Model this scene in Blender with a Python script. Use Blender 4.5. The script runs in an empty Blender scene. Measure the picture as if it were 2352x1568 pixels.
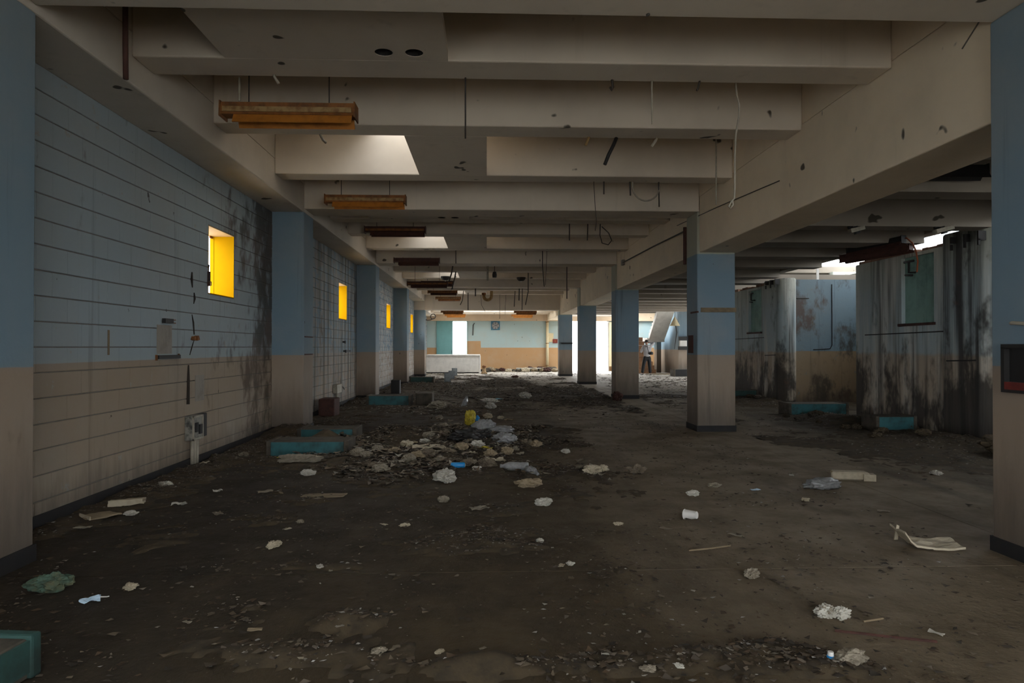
import bpy, math, random
import numpy as np
from mathutils import Vector, Matrix, noise as mnoise
random.seed(7)
SC = bpy.context.scene
COL = SC.collection
R = math.radians

# ---------------------------------------------------------------- camera
FPX, CX, CY = 1568.0, 1176.0, 784.0
CAM_H = 1.4
YAW, PITCH = R(2.12), math.atan(13.0 / 1568.0)
cd = bpy.data.cameras.new('camera')
cd.sensor_width = 36.0
cd.lens = FPX / 2352.0 * 36.0
cd.clip_start = 0.05
cd.clip_end = 500
cam = bpy.data.objects.new('camera', cd)
cam.location = (0, 0, CAM_H)
cam.rotation_euler = (R(90) + PITCH, 0, -YAW)
COL.objects.link(cam)
SC.camera = cam

# ---------------------------------------------------------------- overcast sky, exposure
SKY = 5.0
w = bpy.data.worlds.new('overcast_sky')
SC.world = w
w.use_nodes = True
bg = w.node_tree.nodes['Background']
bg.inputs[0].default_value = (0.93, 0.97, 1.0, 1)
bg.inputs[1].default_value = SKY
SC.view_settings.view_transform = 'Standard'
SC.view_settings.look = 'None'
SC.view_settings.gamma = 1.0
SC.view_settings.use_curve_mapping = False
SC.view_settings.exposure = 0.86
SC.cycles.max_bounces = 6
SC.cycles.diffuse_bounces = 5
SC.cycles.glossy_bounces = 1
SC.cycles.transmission_bounces = 2
SC.cycles.caustics_reflective = False
SC.cycles.caustics_refractive = False
SC.cycles.use_adaptive_sampling = True
SC.cycles.adaptive_threshold = 0.05
SC.cycles.sample_clamp_indirect = 8.0
SC.cycles.use_denoising = True


# openings of the hall
BACK_Y = -4.8
BACK_OPEN = (0.2, 7.3, 3.5)          # x0, x1, top of the loading opening behind the camera
FAR_Y = 40.0


# ---------------------------------------------------------------- pixel -> place helpers
def ray(px, py):
    d = Vector(((px - CX) / FPX, 1.0, -(py - CY) / FPX))
    c, s = math.cos(PITCH), math.sin(PITCH)
    d = Vector((d.x, d.y * c - d.z * s, d.y * s + d.z * c))
    c, s = math.cos(YAW), math.sin(YAW)
    return Vector((d.x * c + d.y * s, -d.x * s + d.y * c, d.z))


def floor_at(px, py, z=0.0):
    d = ray(px, py)
    t = (z - CAM_H) / d.z
    return Vector((d.x * t, d.y * t, z))


def at_y(px, py, y):
    d = ray(px, py)
    t = y / d.y
    return Vector((d.x * t, y, CAM_H + d.z * t))


def at_x(px, py, x):
    d = ray(px, py)
    t = x / d.x
    return Vector((x, d.y * t, CAM_H + d.z * t))


def at_z(px, py, z):
    return floor_at(px, py, z)


# ---------------------------------------------------------------- mesh builder
class MB:
    def __init__(s):
        s.v, s.f = [], []

    def add(s, v, f):
        n = len(s.v)
        s.v += [tuple(p) for p in v]
        s.f += [tuple(i + n for i in q) for q in f]
        return s

    def box(s, x0, x1, y0, y1, z0, z1):
        return s.add([(x0, y0, z0), (x1, y0, z0), (x1, y1, z0), (x0, y1, z0), (x0, y0, z1), (x1, y0, z1), (x1, y1, z1), (x0, y1, z1)],
                     [(0, 3, 2, 1), (4, 5, 6, 7), (0, 1, 5, 4), (1, 2, 6, 5), (2, 3, 7, 6), (3, 0, 4, 7)])

    def cbox(s, cx, cy, cz, sx, sy, sz):
        return s.box(cx - sx / 2, cx + sx / 2, cy - sy / 2, cy + sy / 2, cz - sz / 2, cz + sz / 2)

    def tube(s, pts, r, n=8, cap=True):
        pts = [Vector(p) for p in pts]
        rings = []
        up = Vector((0.13, 0.31, 0.94))
        for i, p in enumerate(pts):
            t = (pts[min(i + 1, len(pts) - 1)] - pts[max(i - 1, 0)]).normalized()
            a = t.cross(up)
            if a.length < 0.05:
                a = t.cross(Vector((1, 0.2, 0)))
            a.normalize()
            b = t.cross(a)
            rr = r[i] if isinstance(r, (list, tuple)) else r
            rings.append([p + (a * math.cos(2 * math.pi * k / n) + b * math.sin(2 * math.pi * k / n)) * rr for k in range(n)])
        v = [q for ring in rings for q in ring]
        f = []
        for i in range(len(pts) - 1):
            for k in range(n):
                f.append((i * n + k, i * n + (k + 1) % n, (i + 1) * n + (k + 1) % n, (i + 1) * n + k))
        if cap:
            f.append(tuple(reversed(range(n))))
            f.append(tuple((len(pts) - 1) * n + k for k in range(n)))
        return s.add(v, f)

    def lathe(s, prof, n=20, mat=None):
        """prof: (r, z) pairs about local z; mat places it."""
        mat = mat or Matrix.Identity(4)
        v, f = [], []
        for r, z in prof:
            for k in range(n):
                a = 2 * math.pi * k / n
                v.append(mat @ Vector((r * math.cos(a), r * math.sin(a), z)))
        for i in range(len(prof) - 1):
            for k in range(n):
                f.append((i * n + k, i * n + (k + 1) % n, (i + 1) * n + (k + 1) % n, (i + 1) * n + k))
        return s.add(v, f)

    def prism(s, poly, z0, z1, mat=None):
        mat = mat or Matrix.Identity(4)
        n = len(poly)
        v = [mat @ Vector((x, y, z0)) for x, y in poly] + [mat @ Vector((x, y, z1)) for x, y in poly]
        f = [tuple(reversed(range(n))), tuple(range(n, 2 * n))]
        f += [(i, (i + 1) % n, n + (i + 1) % n, n + i) for i in range(n)]
        return s.add(v, f)

    def mesh(s, name):
        me = bpy.data.meshes.new(name)
        me.from_pydata(s.v, [], s.f)
        me.update()
        return me


def obj(name, mb, m, parent=None, loc=None, rot=None, smooth=False, bevel=0.0):
    me = mb if isinstance(mb, bpy.types.Mesh) else mb.mesh(name)
    if m is not None and not me.materials:
        me.materials.append(m)
    if smooth:
        me.polygons.foreach_set('use_smooth', [True] * len(me.polygons))
    o = bpy.data.objects.new(name, me)
    COL.objects.link(o)
    if parent is not None:
        o.parent = parent
    if loc is not None:
        o.location = loc
    if rot is not None:
        o.rotation_euler = rot
    if bevel:
        b = o.modifiers.new('bevel', 'BEVEL')
        b.width = bevel
        b.segments = 2
        b.limit_method = 'ANGLE'
    return o


def tag(o, label, cat=None, group=None, kind=None):
    o['label'] = label
    if cat:
        o['category'] = cat
    if group:
        o['group'] = group
    if kind:
        o['kind'] = kind
    return o


def thing(name, loc, label, cat, group=None, rotz=0.0, kind=None):
    o = bpy.data.objects.new(name, None)
    o.empty_display_size = 0.1
    COL.objects.link(o)
    o.location = loc
    o.rotation_euler = (0, 0, rotz)
    return tag(o, label, cat, group, kind)


# ---------------------------------------------------------------- materials
class NT:
    def __init__(s, name):
        s.m = bpy.data.materials.new(name)
        s.m.use_nodes = True
        s.t = s.m.node_tree
        s.b = s.t.nodes['Principled BSDF']
        s._pos = None

    def n(s, kind, **kw):
        nd = s.t.nodes.new(kind)
        for k, v in kw.items():
            setattr(nd, k, v)
        return nd

    def link(s, a, b):
        s.t.links.new(a, b)

    def pos(s):
        if s._pos is None:
            s._pos = s.n('ShaderNodeNewGeometry').outputs['Position']
        return s._pos

    def local(s):
        return s.n('ShaderNodeTexCoord').outputs['Object']

    def noise(s, vec, scale=(1, 1, 1), sc=1.0, detail=6, rough=0.6, off=(0, 0, 0)):
        mp = s.n('ShaderNodeMapping')
        mp.inputs['Scale'].default_value = scale
        mp.inputs['Location'].default_value = off
        s.link(vec, mp.inputs['Vector'])
        t = s.n('ShaderNodeTexNoise')
        t.inputs['Scale'].default_value = sc
        t.inputs['Detail'].default_value = min(detail, 4.5)
        t.inputs['Roughness'].default_value = rough
        s.link(mp.outputs[0], t.inputs['Vector'])
        return t.outputs['Fac']

    def ramp(s, v, a, b, lo=0.0, hi=1.0, smooth=True):
        r = s.n('ShaderNodeMapRange')
        if smooth:
            r.interpolation_type = 'SMOOTHSTEP'
        r.inputs['From Min'].default_value = a
        r.inputs['From Max'].default_value = b
        r.inputs['To Min'].default_value = lo
        r.inputs['To Max'].default_value = hi
        s.link(v, r.inputs['Value'])
        return r.outputs[0]

    def math(s, op, a, b=None):
        m = s.n('ShaderNodeMath', operation=op)
        for i, x in enumerate((a, b)):
            if x is None:
                continue
            if isinstance(x, (int, float)):
                m.inputs[i].default_value = x
            else:
                s.link(x, m.inputs[i])
        return m.outputs[0]

    def mix(s, fac, a, b, blend='MIX'):
        m = s.n('ShaderNodeMix', data_type='RGBA', blend_type=blend)
        for sock, x in ((m.inputs[0], fac), (m.inputs[6], a), (m.inputs[7], b)):
            if isinstance(x, (int, float)):
                sock.default_value = x
            elif isinstance(x, tuple):
                sock.default_value = (*x[:3], 1)
            else:
                s.link(x, sock)
        return m.outputs[2]

    def sep(s, vec):
        x = s.n('ShaderNodeSeparateXYZ')
        s.link(vec, x.inputs[0])
        return x.outputs

    def col(s, c):
        if isinstance(c, tuple):
            s.b.inputs['Base Color'].default_value = (*c[:3], 1)
        else:
            s.link(c, s.b.inputs['Base Color'])

    def bump(s, h, strength=0.3, dist=0.02):
        if strength < 0.35:
            return
        b = s.n('ShaderNodeBump')
        b.inputs['Strength'].default_value = strength
        b.inputs['Distance'].default_value = dist
        s.link(h, b.inputs['Height'])
        s.link(b.outputs[0], s.b.inputs['Normal'])

    def rough(s, r):
        if isinstance(r, (int, float)):
            s.b.inputs['Roughness'].default_value = r
        else:
            s.link(r, s.b.inputs['Roughness'])
        return s

    def metal(s, v):
        s.b.inputs['Metallic'].default_value = v
        return s


BLUE, PEACH, CREAM = (0.185, 0.275, 0.345), (0.34, 0.26, 0.195), (0.72, 0.635, 0.53)
WBLUE, WPEACH = (0.345, 0.42, 0.465), (0.36, 0.285, 0.21)


def paint(name, split=1.27, lo=PEACH, hi=BLUE, top=None, streak=0.35, mould=0.3, peel=0.2, bare=(0.36, 0.345, 0.31),
          mould_y=None, seed=0, grime=(0.03, 0.027, 0.02), base_dirt=0.6, base_h=0.42):
    N = NT(name)
    p = N.pos()
    x, y, z = N.sep(p)
    o = (seed * 3.1, seed * 1.7, seed * 5.3)
    wob = N.noise(p, (2, 2, 2), 1.5, 3, 0.5, o)
    zz = N.math('ADD', z, N.math('MULTIPLY', N.math('SUBTRACT', wob, 0.5), 0.02))
    c = N.mix(N.ramp(zz, split - 0.006, split + 0.006), lo, hi)
    if top:
        c = N.mix(N.ramp(zz, top[0] - 0.01, top[0] + 0.01), c, top[1])
    big = N.noise(p, (1, 1, 1), 0.9, 5, 0.6, o)
    c = N.mix(N.ramp(big, 0.35, 0.75, 0.0, 0.35), c, bare)
    fine = N.noise(p, (1, 1, 1), 5.0, 9, 0.72, o)
    if peel > 0:
        c = N.mix(N.ramp(fine, 0.66 - peel * 0.3, 0.70 - peel * 0.3, 0, 0.85), c, bare)
    st = N.noise(p, (5.5, 5.5, 0.22), 1.0, 6, 0.65, o)
    st = N.ramp(st, 0.62 - streak * 0.25, 0.80 - streak * 0.2)
    c = N.mix(N.math('MULTIPLY', st, min(1, 0.35 + streak * 0.6)), c, grime)
    md = N.noise(p, (1, 1, 0.55), 1.7, 9, 0.72, (o[0] + 9, o[1], o[2]))
    md = N.math('ADD', N.math('MULTIPLY', N.math('SUBTRACT', md, 0.5), 1.7), 0.5)
    if mould_y:
        fld = N.ramp(y, mould_y[0], mould_y[1], 0.0, mould_y[2])
        md = N.math('ADD', md, fld)
    mdm = N.ramp(md, 0.80 - mould * 0.25, 1.06 - mould * 0.25)
    c = N.mix(N.math('MULTIPLY', mdm, 0.85), c, N.mix(N.ramp(big, 0.40, 0.60), (0.05, 0.046, 0.034), (0.10, 0.062, 0.042)))
    spk = N.noise(p, (1, 1, 0.6), 9.0, 4, 0.5, (o[0], o[1] + 4, o[2]))
    c = N.mix(N.ramp(spk, 0.735, 0.755, 0, 0.85), c, (0.03, 0.025, 0.02))
    bd = N.math('ADD', z, N.math('MULTIPLY', N.math('SUBTRACT', N.noise(p, (6, 6, 0.8), 1, 5, 0.7, o), 0.5), 0.7))
    c = N.mix(N.ramp(bd, 0.0, base_h, base_dirt, 0.0), c, (0.06, 0.05, 0.04))
    N.col(c)
    N.rough(0.75)
    N.bump(fine, 0.35, 0.012)
    return N.m


def concrete(name, c=CREAM, dirt=0.4, rust=0.4, seed=0, dark=(0.10, 0.085, 0.065)):
    N = NT(name)
    p = N.pos()
    o = (seed * 2.3, seed * 4.1, seed * 1.3)
    n1 = N.noise(p, (1, 1, 1), 0.8, 7, 0.62, o)
    col = N.mix(N.ramp(n1, 0.35, 0.8, 0, 0.45), c, tuple(k * 0.62 for k in c))
    st = N.noise(p, (4, 4, 0.3), 1.0, 5, 0.6, o)
    col = N.mix(N.ramp(st, 0.60, 0.85, 0, 0.6 * dirt), col, dark)
    rs = N.noise(p, (1.6, 1.6, 0.8), 1.0, 3, 0.5, (o[0] + 5, o[1], o[2]))
    col = N.mix(N.ramp(rs, 0.66, 0.82, 0, rust), col, (0.30, 0.16, 0.06))
    sp = N.noise(p, (1, 1, 1), 3.4, 2, 0.5, (o[0], o[1] + 7, o[2]))
    col = N.mix(N.ramp(sp, 0.715, 0.745, 0, 0.9), col, (0.03, 0.024, 0.016))
    N.col(col)
    N.rough(0.85)
    N.bump(N.noise(p, (1, 1, 1), 9, 8, 0.7, o), 0.25, 0.01)
    return N.m


def plain(name, c, rough=0.7, var=0.25, sc=6.0, metal=0.0, c2=None, local=True, bump=0.2):
    N = NT(name)
    v = N.local() if local else N.pos()
    n1 = N.noise(v, (1, 1, 1), sc, 6, 0.62)
    c2 = c2 or tuple(k * 0.45 for k in c)
    N.col(N.mix(N.ramp(n1, 0.38, 0.72, 0, min(1, var * 2)), c, c2))
    N.rough(rough).metal(metal)
    if bump:
        N.bump(n1, bump, 0.01)
    return N.m


def floor_mat():
    N = NT('dirty_concrete_floor')
    p = N.pos()
    n0 = N.noise(p, (1, 0.55, 1), 0.42, 6, 0.6, (3, 1, 0))
    n1 = N.noise(p, (1, 1, 1), 1.7, 9, 0.68)
    n2 = N.noise(p, (1, 1, 1), 22, 4, 0.7)
    n3 = N.noise(p, (2.2, 0.5, 1), 0.8, 6, 0.6, (8, 2, 0))
    x, y, z = N.sep(p)
    c = N.mix(N.ramp(n1, 0.3, 0.7), (0.082, 0.058, 0.028), (0.044, 0.030, 0.014))
    c = N.mix(N.ramp(n0, 0.45, 0.68, 0, 0.5), c, (0.115, 0.086, 0.05))
    # strip by the right columns: thinner dirt, with the daylight swath in its colour
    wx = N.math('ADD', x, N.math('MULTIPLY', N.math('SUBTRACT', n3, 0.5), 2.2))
    lit_clean_lane = N.math('MULTIPLY', N.ramp(wx, 0.3, 2.0), N.ramp(wx, 4.3, 5.8, 1, 0))
    lit_clean_lane = N.math('MAXIMUM', N.math('MULTIPLY', lit_clean_lane, 0.85), N.ramp(y, 18.0, 28.0, 0.0, 0.9))
    lit_dust = N.mix(N.ramp(n1, 0.3, 0.7), (0.27, 0.215, 0.145), (0.165, 0.126, 0.078))
    lit_dust = N.mix(N.ramp(y, 20.0, 30.0, 0.0, 0.8), lit_dust, (0.58, 0.54, 0.48))  # far floor paled so that it bounces light up to the ribs
    c = N.mix(lit_clean_lane, c, lit_dust)
    left_dark = N.math('MULTIPLY', N.ramp(wx, -2.4, 0.6, 0.88, 0.0), N.ramp(y, 11.0, 18.0, 1.0, 0.0))  # dark dirt plus left-side shade, both put into the near floor's colour
    c = N.mix(left_dark, c, (0.020, 0.014, 0.007))
    c = N.mix(N.ramp(n3, 0.52, 0.74, 0, 0.6), c, (0.060, 0.043, 0.024))
    c = N.mix(N.ramp(n2, 0.60, 0.72, 0, 0.5), c, (0.05, 0.038, 0.026))
    N.col(c)
    N.rough(N.ramp(n1, 0.3, 0.8, 0.62, 0.95))
    h = N.math('ADD', N.math('MULTIPLY', n1, 1.0), N.math('MULTIPLY', n2, 0.35))
    N.bump(h, 0.5, 0.03)
    return N.m


def vcol_mat(name, rough=0.85):
    N = NT(name)
    a = N.n('ShaderNodeVertexColor', layer_name='Col')
    N.col(a.outputs[0])
    N.rough(rough)
    return N.m


def far_paint():
    N = NT('far_wall_paint')
    p = N.pos()
    x, y, z = N.sep(p)
    inx = N.math('MULTIPLY', N.ramp(x, -1.16, -1.14), N.ramp(x, -0.36, -0.34, 1, 0))
    lim = N.math('ADD', N.math('MULTIPLY', inx, 0.39), 1.37)
    up = N.math('GREATER_THAN', z, lim)
    up = N.math('MULTIPLY', up, 1.0)
    c = N.mix(up, (0.50, 0.30, 0.145), (0.42, 0.55, 0.56))
    n1 = N.noise(p, (1, 1, 1), 1.4, 8, 0.66)
    c = N.mix(N.ramp(n1, 0.4, 0.75, 0, 0.3), c, (0.50, 0.42, 0.32))
    pl = N.noise(p, (1, 1, 1), 0.9, 5, 0.6, (4, 0, 7))
    c = N.mix(N.ramp(pl, 0.66, 0.68, 0, 0.8), c, (0.56, 0.50, 0.40))
    sp = N.noise(p, (1, 1, 0.7), 7, 3, 0.5)
    c = N.mix(N.ramp(sp, 0.70, 0.73, 0, 0.8), c, (0.08, 0.06, 0.04))
    N.col(c)
    N.rough(0.7)
    N.bump(n1, 0.2, 0.01)
    return N.m


def tank_mat(name, seed, heavy=0.0):
    N = NT(name)
    p = N.pos()
    x, y, z = N.sep(p)
    o = (seed * 3.3, seed * 2.1, seed)
    wob = N.noise(p, (3, 3, 3), 1.0, 4, 0.6, o)
    zz = N.math('ADD', z, N.math('MULTIPLY', N.math('SUBTRACT', wob, 0.5), 0.12))
    c = N.mix(N.ramp(zz, 1.24, 1.32), (0.52, 0.43, 0.33), (0.46, 0.55, 0.58))
    c = N.mix(N.ramp(zz, 2.2, 3.0, 0, 0.7), c, (0.48, 0.49, 0.40))
    pale = N.noise(p, (2.2, 2.2, 0.25), 1.0, 6, 0.65, (o[0] + 3, o[1], o[2]))
    c = N.mix(N.ramp(pale, 0.46, 0.64, 0, 0.6), c, (0.78, 0.76, 0.69))
    st = N.noise(p, (3.6, 3.6, 0.16), 1.0, 8, 0.62, o)
    c = N.mix(N.ramp(st, 0.49 - heavy, 0.70 - heavy, 0, 0.93), c, (0.035, 0.032, 0.03))
    md = N.noise(p, (1, 1, 0.5), 1.9, 8, 0.7, (o[0], o[1] + 5, o[2]))
    low = N.ramp(z, 0.1, 2.2, 0.26 + heavy, heavy * 0.5)
    c = N.mix(N.ramp(N.math('ADD', md, low), 0.58, 0.78, 0, 0.9), c, (0.03, 0.027, 0.024))
    rd = N.noise(p, (1, 1, 0.8), 2.6, 5, 0.6, (o[0], o[1], o[2] + 8))
    c = N.mix(N.ramp(rd, 0.63, 0.75, 0, 0.5), c, (0.20, 0.10, 0.06))
    N.col(c)
    N.rough(0.8)
    N.bump(N.noise(p, (1, 1, 0.6), 6, 8, 0.7, o), 0.4, 0.015)
    return N.m


MT = {}
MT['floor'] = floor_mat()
MT['joint'] = plain('floor_joint_dirt', (0.05, 0.042, 0.033), 0.95)
MT['wallA'] = paint('block_paint_near', 1.27, WPEACH, WBLUE, mould=0.2, streak=0.16, peel=0.04, mould_y=(7.4, 11.2, 0.46), seed=1)
MT['wallB'] = paint('block_paint_peeling', mould=0.85, streak=0.75, peel=0.62, bare=(0.30, 0.29, 0.265), seed=2)
MT['wallC'] = paint('block_paint_far', mould=0.5, streak=0.45, peel=0.62, bare=(0.47, 0.46, 0.44), seed=3)
MT['mortar'] = plain('mortar', (0.20, 0.185, 0.165), 0.9, local=False)
MT['colL'] = paint('column_paint_left', base_h=1.0, base_dirt=0.75, mould=0.15, streak=0.12, peel=0.0, seed=4)
MT['colR'] = paint('column_paint_right', base_h=1.0, base_dirt=0.75, mould=0.1, streak=0.2, peel=0.0, seed=5, top=(2.95, (0.42, 0.42, 0.33)))
MT['colRA'] = paint('column_paint_near', base_h=1.0, base_dirt=0.75, mould=0.1, streak=0.1, peel=0.0, seed=6)
MT['boothside'] = paint('booth_side_paint', 1.30, (0.30, 0.215, 0.13), (0.17, 0.25, 0.31), streak=0.35, mould=1.25, peel=0.05, bare=(0.20, 0.21, 0.19), seed=12)
MT['ceil'] = concrete('ceiling_paint', CREAM, 0.4, 0.25, 1)
MT['beam'] = concrete('beam_paint', (0.88, 0.75, 0.57), 0.45, 0.55, 2)
MT['beamL'] = concrete('left_beam_paint', (0.66, 0.60, 0.52), 0.6, 0.3, 3)
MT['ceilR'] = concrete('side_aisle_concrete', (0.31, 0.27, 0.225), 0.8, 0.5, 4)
MT['curb'] = concrete('skylight_curb_paint', (0.62, 0.57, 0.50), 0.7, 0.2, 5)
MT['far'] = far_paint()
MT['fartrim'] = concrete('far_beam_paint', (0.68, 0.52, 0.36), 0.3, 0.3, 6)
MT['base'] = plain('dark_baseboard_paint', (0.014, 0.014, 0.016), 0.8, c2=(0.03, 0.025, 0.02))
MT['yellow'] = plain('yellow_reveal_paint', (0.44, 0.235, 0.0), 0.8, 0.12, 2.5, c2=(0.34, 0.185, 0.004), local=False)
MT['yellowpale'] = plain('pale_reveal_paint', (0.55, 0.38, 0.19), 0.7, 0.15, 3, local=False)
MT['yellow'].node_tree.nodes['Principled BSDF'].inputs['Specular IOR Level'].default_value = 0.05
MT['rust'] = plain('rusted_steel', (0.26, 0.10, 0.025), 0.75, 0.4, 9, c2=(0.07, 0.03, 0.012))
MT['rustpale'] = plain('rust_spotted_enamel', (0.34, 0.22, 0.09), 0.6, 0.5, 12, c2=(0.16, 0.07, 0.02))
MT['rustorange'] = plain('orange_rust_reflector', (0.46, 0.17, 0.02), 0.65, 0.3, 8, c2=(0.20, 0.07, 0.01))
MT['rustdark'] = plain('dark_rust', (0.075, 0.028, 0.02), 0.8, 0.4, 9)
MT['black'] = plain('black_metal', (0.015, 0.014, 0.014), 0.6)
MT['soot'] = plain('sooty_cable', (0.035, 0.027, 0.02), 0.9)
MT['wire'] = plain('old_wire', (0.05, 0.042, 0.035), 0.6)
MT['wirepale'] = plain('pale_cord', (0.42, 0.38, 0.31), 0.7)
MT['wireorange'] = plain('red_cable', (0.35, 0.09, 0.03), 0.6)
MT['teal'] = plain('teal_floor_paint', (0.036, 0.15, 0.165), 0.65, 0.5, 4, c2=(0.02, 0.05, 0.045))
MT['tealdark'] = plain('dark_teal_paint', (0.03, 0.085, 0.075), 0.7, 0.5, 4, c2=(0.015, 0.03, 0.025))  # darker teal; on the far plinths it carries their shade
MT['tealdoor'] = plain('teal_door_paint', (0.16, 0.38, 0.39), 0.55, 0.15, 3, c2=(0.10, 0.24, 0.25))
MT['tealpanel'] = plain('teal_recess_paint', (0.27, 0.45, 0.39), 0.7, 0.3, 3, c2=(0.10, 0.17, 0.14))
MT['kerb'] = plain('kerb_concrete', (0.095, 0.08, 0.06), 0.9, 0.4, 6, c2=(0.03, 0.025, 0.02))
MT['white'] = plain('white_plaster', (0.72, 0.70, 0.66), 0.75, 0.15, 4)
MT['tank1'] = tank_mat('stained_booth_concrete', 1)
MT['tank2'] = tank_mat('stained_booth_concrete_near', 2)
MT['tank3'] = tank_mat('sooty_booth_concrete', 4, 0.10)
MT['brick'] = plain('broken_brick', (0.30, 0.16, 0.11), 0.9, 0.3, 9, c2=(0.33, 0.28, 0.22))
MT['stepbrick'] = plain('brown_step_brick', (0.33, 0.18, 0.10), 0.85, 0.3, 5, local=False)
MT['greyblock'] = plain('grey_concrete_block', (0.36, 0.40, 0.42), 0.85, 0.2, 9)
MT['dirt'] = plain('loose_dirt', (0.075, 0.054, 0.029), 0.95, 0.5, 7, c2=(0.035, 0.026, 0.015), local=False, bump=0.6)
MT['rubbledark'] = plain('dark_rubble', (0.085, 0.07, 0.052), 0.95, 0.4, 9)
MT['litter'] = vcol_mat('floor_litter')
MT['paper'] = plain('dirty_paper', (0.50, 0.48, 0.42), 0.8, 0.3, 14, c2=(0.28, 0.25, 0.19))
MT['paperdull'] = plain('soiled_paper', (0.26, 0.225, 0.17), 0.85, 0.3, 14, c2=(0.12, 0.10, 0.07))
MT['paperbrown'] = plain('brown_soiled_paper', (0.17, 0.135, 0.095), 0.85, 0.4, 14, c2=(0.08, 0.06, 0.04))
MT['plastic'] = plain('clear_grey_plastic', (0.30, 0.30, 0.30), 0.28, 0.4, 20, c2=(0.13, 0.13, 0.13))
MT['foam'] = plain('dirty_foam', (0.48, 0.42, 0.31), 0.85, 0.3, 12, c2=(0.30, 0.25, 0.17))
MT['card'] = plain('cardboard', (0.30, 0.235, 0.15), 0.85, 0.2, 8)
MT['bluecan'] = plain('blue_can_print', (0.02, 0.26, 0.62), 0.3, 0.05, 5)
MT['alu'] = plain('aluminium', (0.6, 0.6, 0.6), 0.35, 0.1, 5, metal=0.9)
MT['lightblue'] = plain('light_blue_plastic', (0.20, 0.42, 0.50), 0.5, 0.2, 15)
MT['maskblue'] = plain('pale_blue_fabric', (0.50, 0.66, 0.80), 0.8, 0.15, 15)
MT['yellowbag'] = plain('yellow_wrapper', (0.52, 0.42, 0.03), 0.45, 0.3, 18, c2=(0.3, 0.22, 0.03))
MT['greencloth'] = plain('green_cloth', (0.075, 0.135, 0.10), 0.85, 0.4, 14, c2=(0.13, 0.12, 0.06))
MT['blacksack'] = plain('black_sack', (0.028, 0.026, 0.024), 0.45, 0.3, 14)
MT['wood'] = plain('weathered_wood', (0.24, 0.18, 0.11), 0.8, 0.3, 10)
MT['boxgrey'] = plain('grey_box_enamel', (0.30, 0.29, 0.25), 0.6, 0.5, 14, c2=(0.05, 0.05, 0.045))
MT['pipe'] = plain('cream_conduit', (0.42, 0.38, 0.30), 0.6, 0.3, 10)
MT['plasterpatch'] = plain('bare_plaster_patch', (0.33, 0.30, 0.265), 0.85, 0.2, 8)
MT['red'] = plain('red_enamel', (0.22, 0.025, 0.02), 0.6, 0.4)
MT['fanblue'] = plain('blue_fan_housing', (0.04, 0.16, 0.25), 0.5)
MT['notice'] = plain('yellowed_paper', (0.72, 0.62, 0.40), 0.8, 0.1)
MT['outside'] = plain('outside_pale_wall', (0.66, 0.66, 0.68), 0.8, 0.1, local=False)
MT['outroof'] = plain('outside_roof_sheet', (0.42, 0.45, 0.47), 0.6, 0.1, local=False)
MT['ground'] = plain('outside_ground', (0.66, 0.63, 0.58), 0.9, 0.2, 1, local=False)
MT['skin'] = plain('skin', (0.42, 0.25, 0.18), 0.6, 0.05)
MT['shirt'] = plain('light_grey_hoodie', (0.42, 0.41, 0.42), 0.9, 0.1, 8)
MT['trousers'] = plain('black_trousers', (0.016, 0.016, 0.018), 0.9, 0.1)
MT['hair'] = plain('dark_brown_hair', (0.028, 0.018, 0.012), 0.6, 0.1)
MT['shoe'] = plain('grey_shoes', (0.22, 0.21, 0.20), 0.7)

# ---------------------------------------------------------------- structure: levels of the hall
WX = -3.48                     # inner face of the left block wall
CL0, CL1 = WX, -2.97           # left columns
CR0, CR1 = 3.49, 4.13          # right columns
LINES = [-3.2, 4.0, 11.2, 18.4, 25.6, 32.8]
CD = 0.6                       # column depth along the hall
ZS = 4.6                       # slab soffit
ZRIB, ZTB, ZLB, ZRB = 3.83, 3.65, 3.6, 2.97
SLOT = [(1.80, 2.19), (3.50, 3.88), (5.66, 6.02)]
ZSR, ZRR, RX = 3.75, 3.15, 7.6  # right aisle: slab soffit, rib soffit, roof edge
FZS, FZR = 3.62, 3.26          # low last bay

# outside ground
tag(obj('ground', MB().box(-60, 60, -60, 100, -0.5, -0.06), MT['ground']), 'pale bare ground outside the openings', 'ground', kind='structure')

# floor: joint bed with separate cast panels
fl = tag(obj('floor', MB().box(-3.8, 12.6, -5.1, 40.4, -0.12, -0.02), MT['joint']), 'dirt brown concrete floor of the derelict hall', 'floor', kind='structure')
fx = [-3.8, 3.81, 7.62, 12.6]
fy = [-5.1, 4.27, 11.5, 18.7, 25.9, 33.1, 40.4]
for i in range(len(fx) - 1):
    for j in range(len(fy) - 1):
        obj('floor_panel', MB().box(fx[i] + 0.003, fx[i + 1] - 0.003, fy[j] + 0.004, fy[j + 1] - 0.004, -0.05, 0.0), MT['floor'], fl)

# --- ceiling of the main aisle: slab pieces around the skylights
ce = MB()


def slab_row(mb, y0, y1, x0, x1, z0, z1, holes=()):
    xs = x0
    for a, b in sorted(holes):
        if a > xs:
            mb.box(xs, a, y0, y1, z0, z1)
        xs = b
    mb.box(xs, x1, y0, y1, z0, z1)


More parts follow.
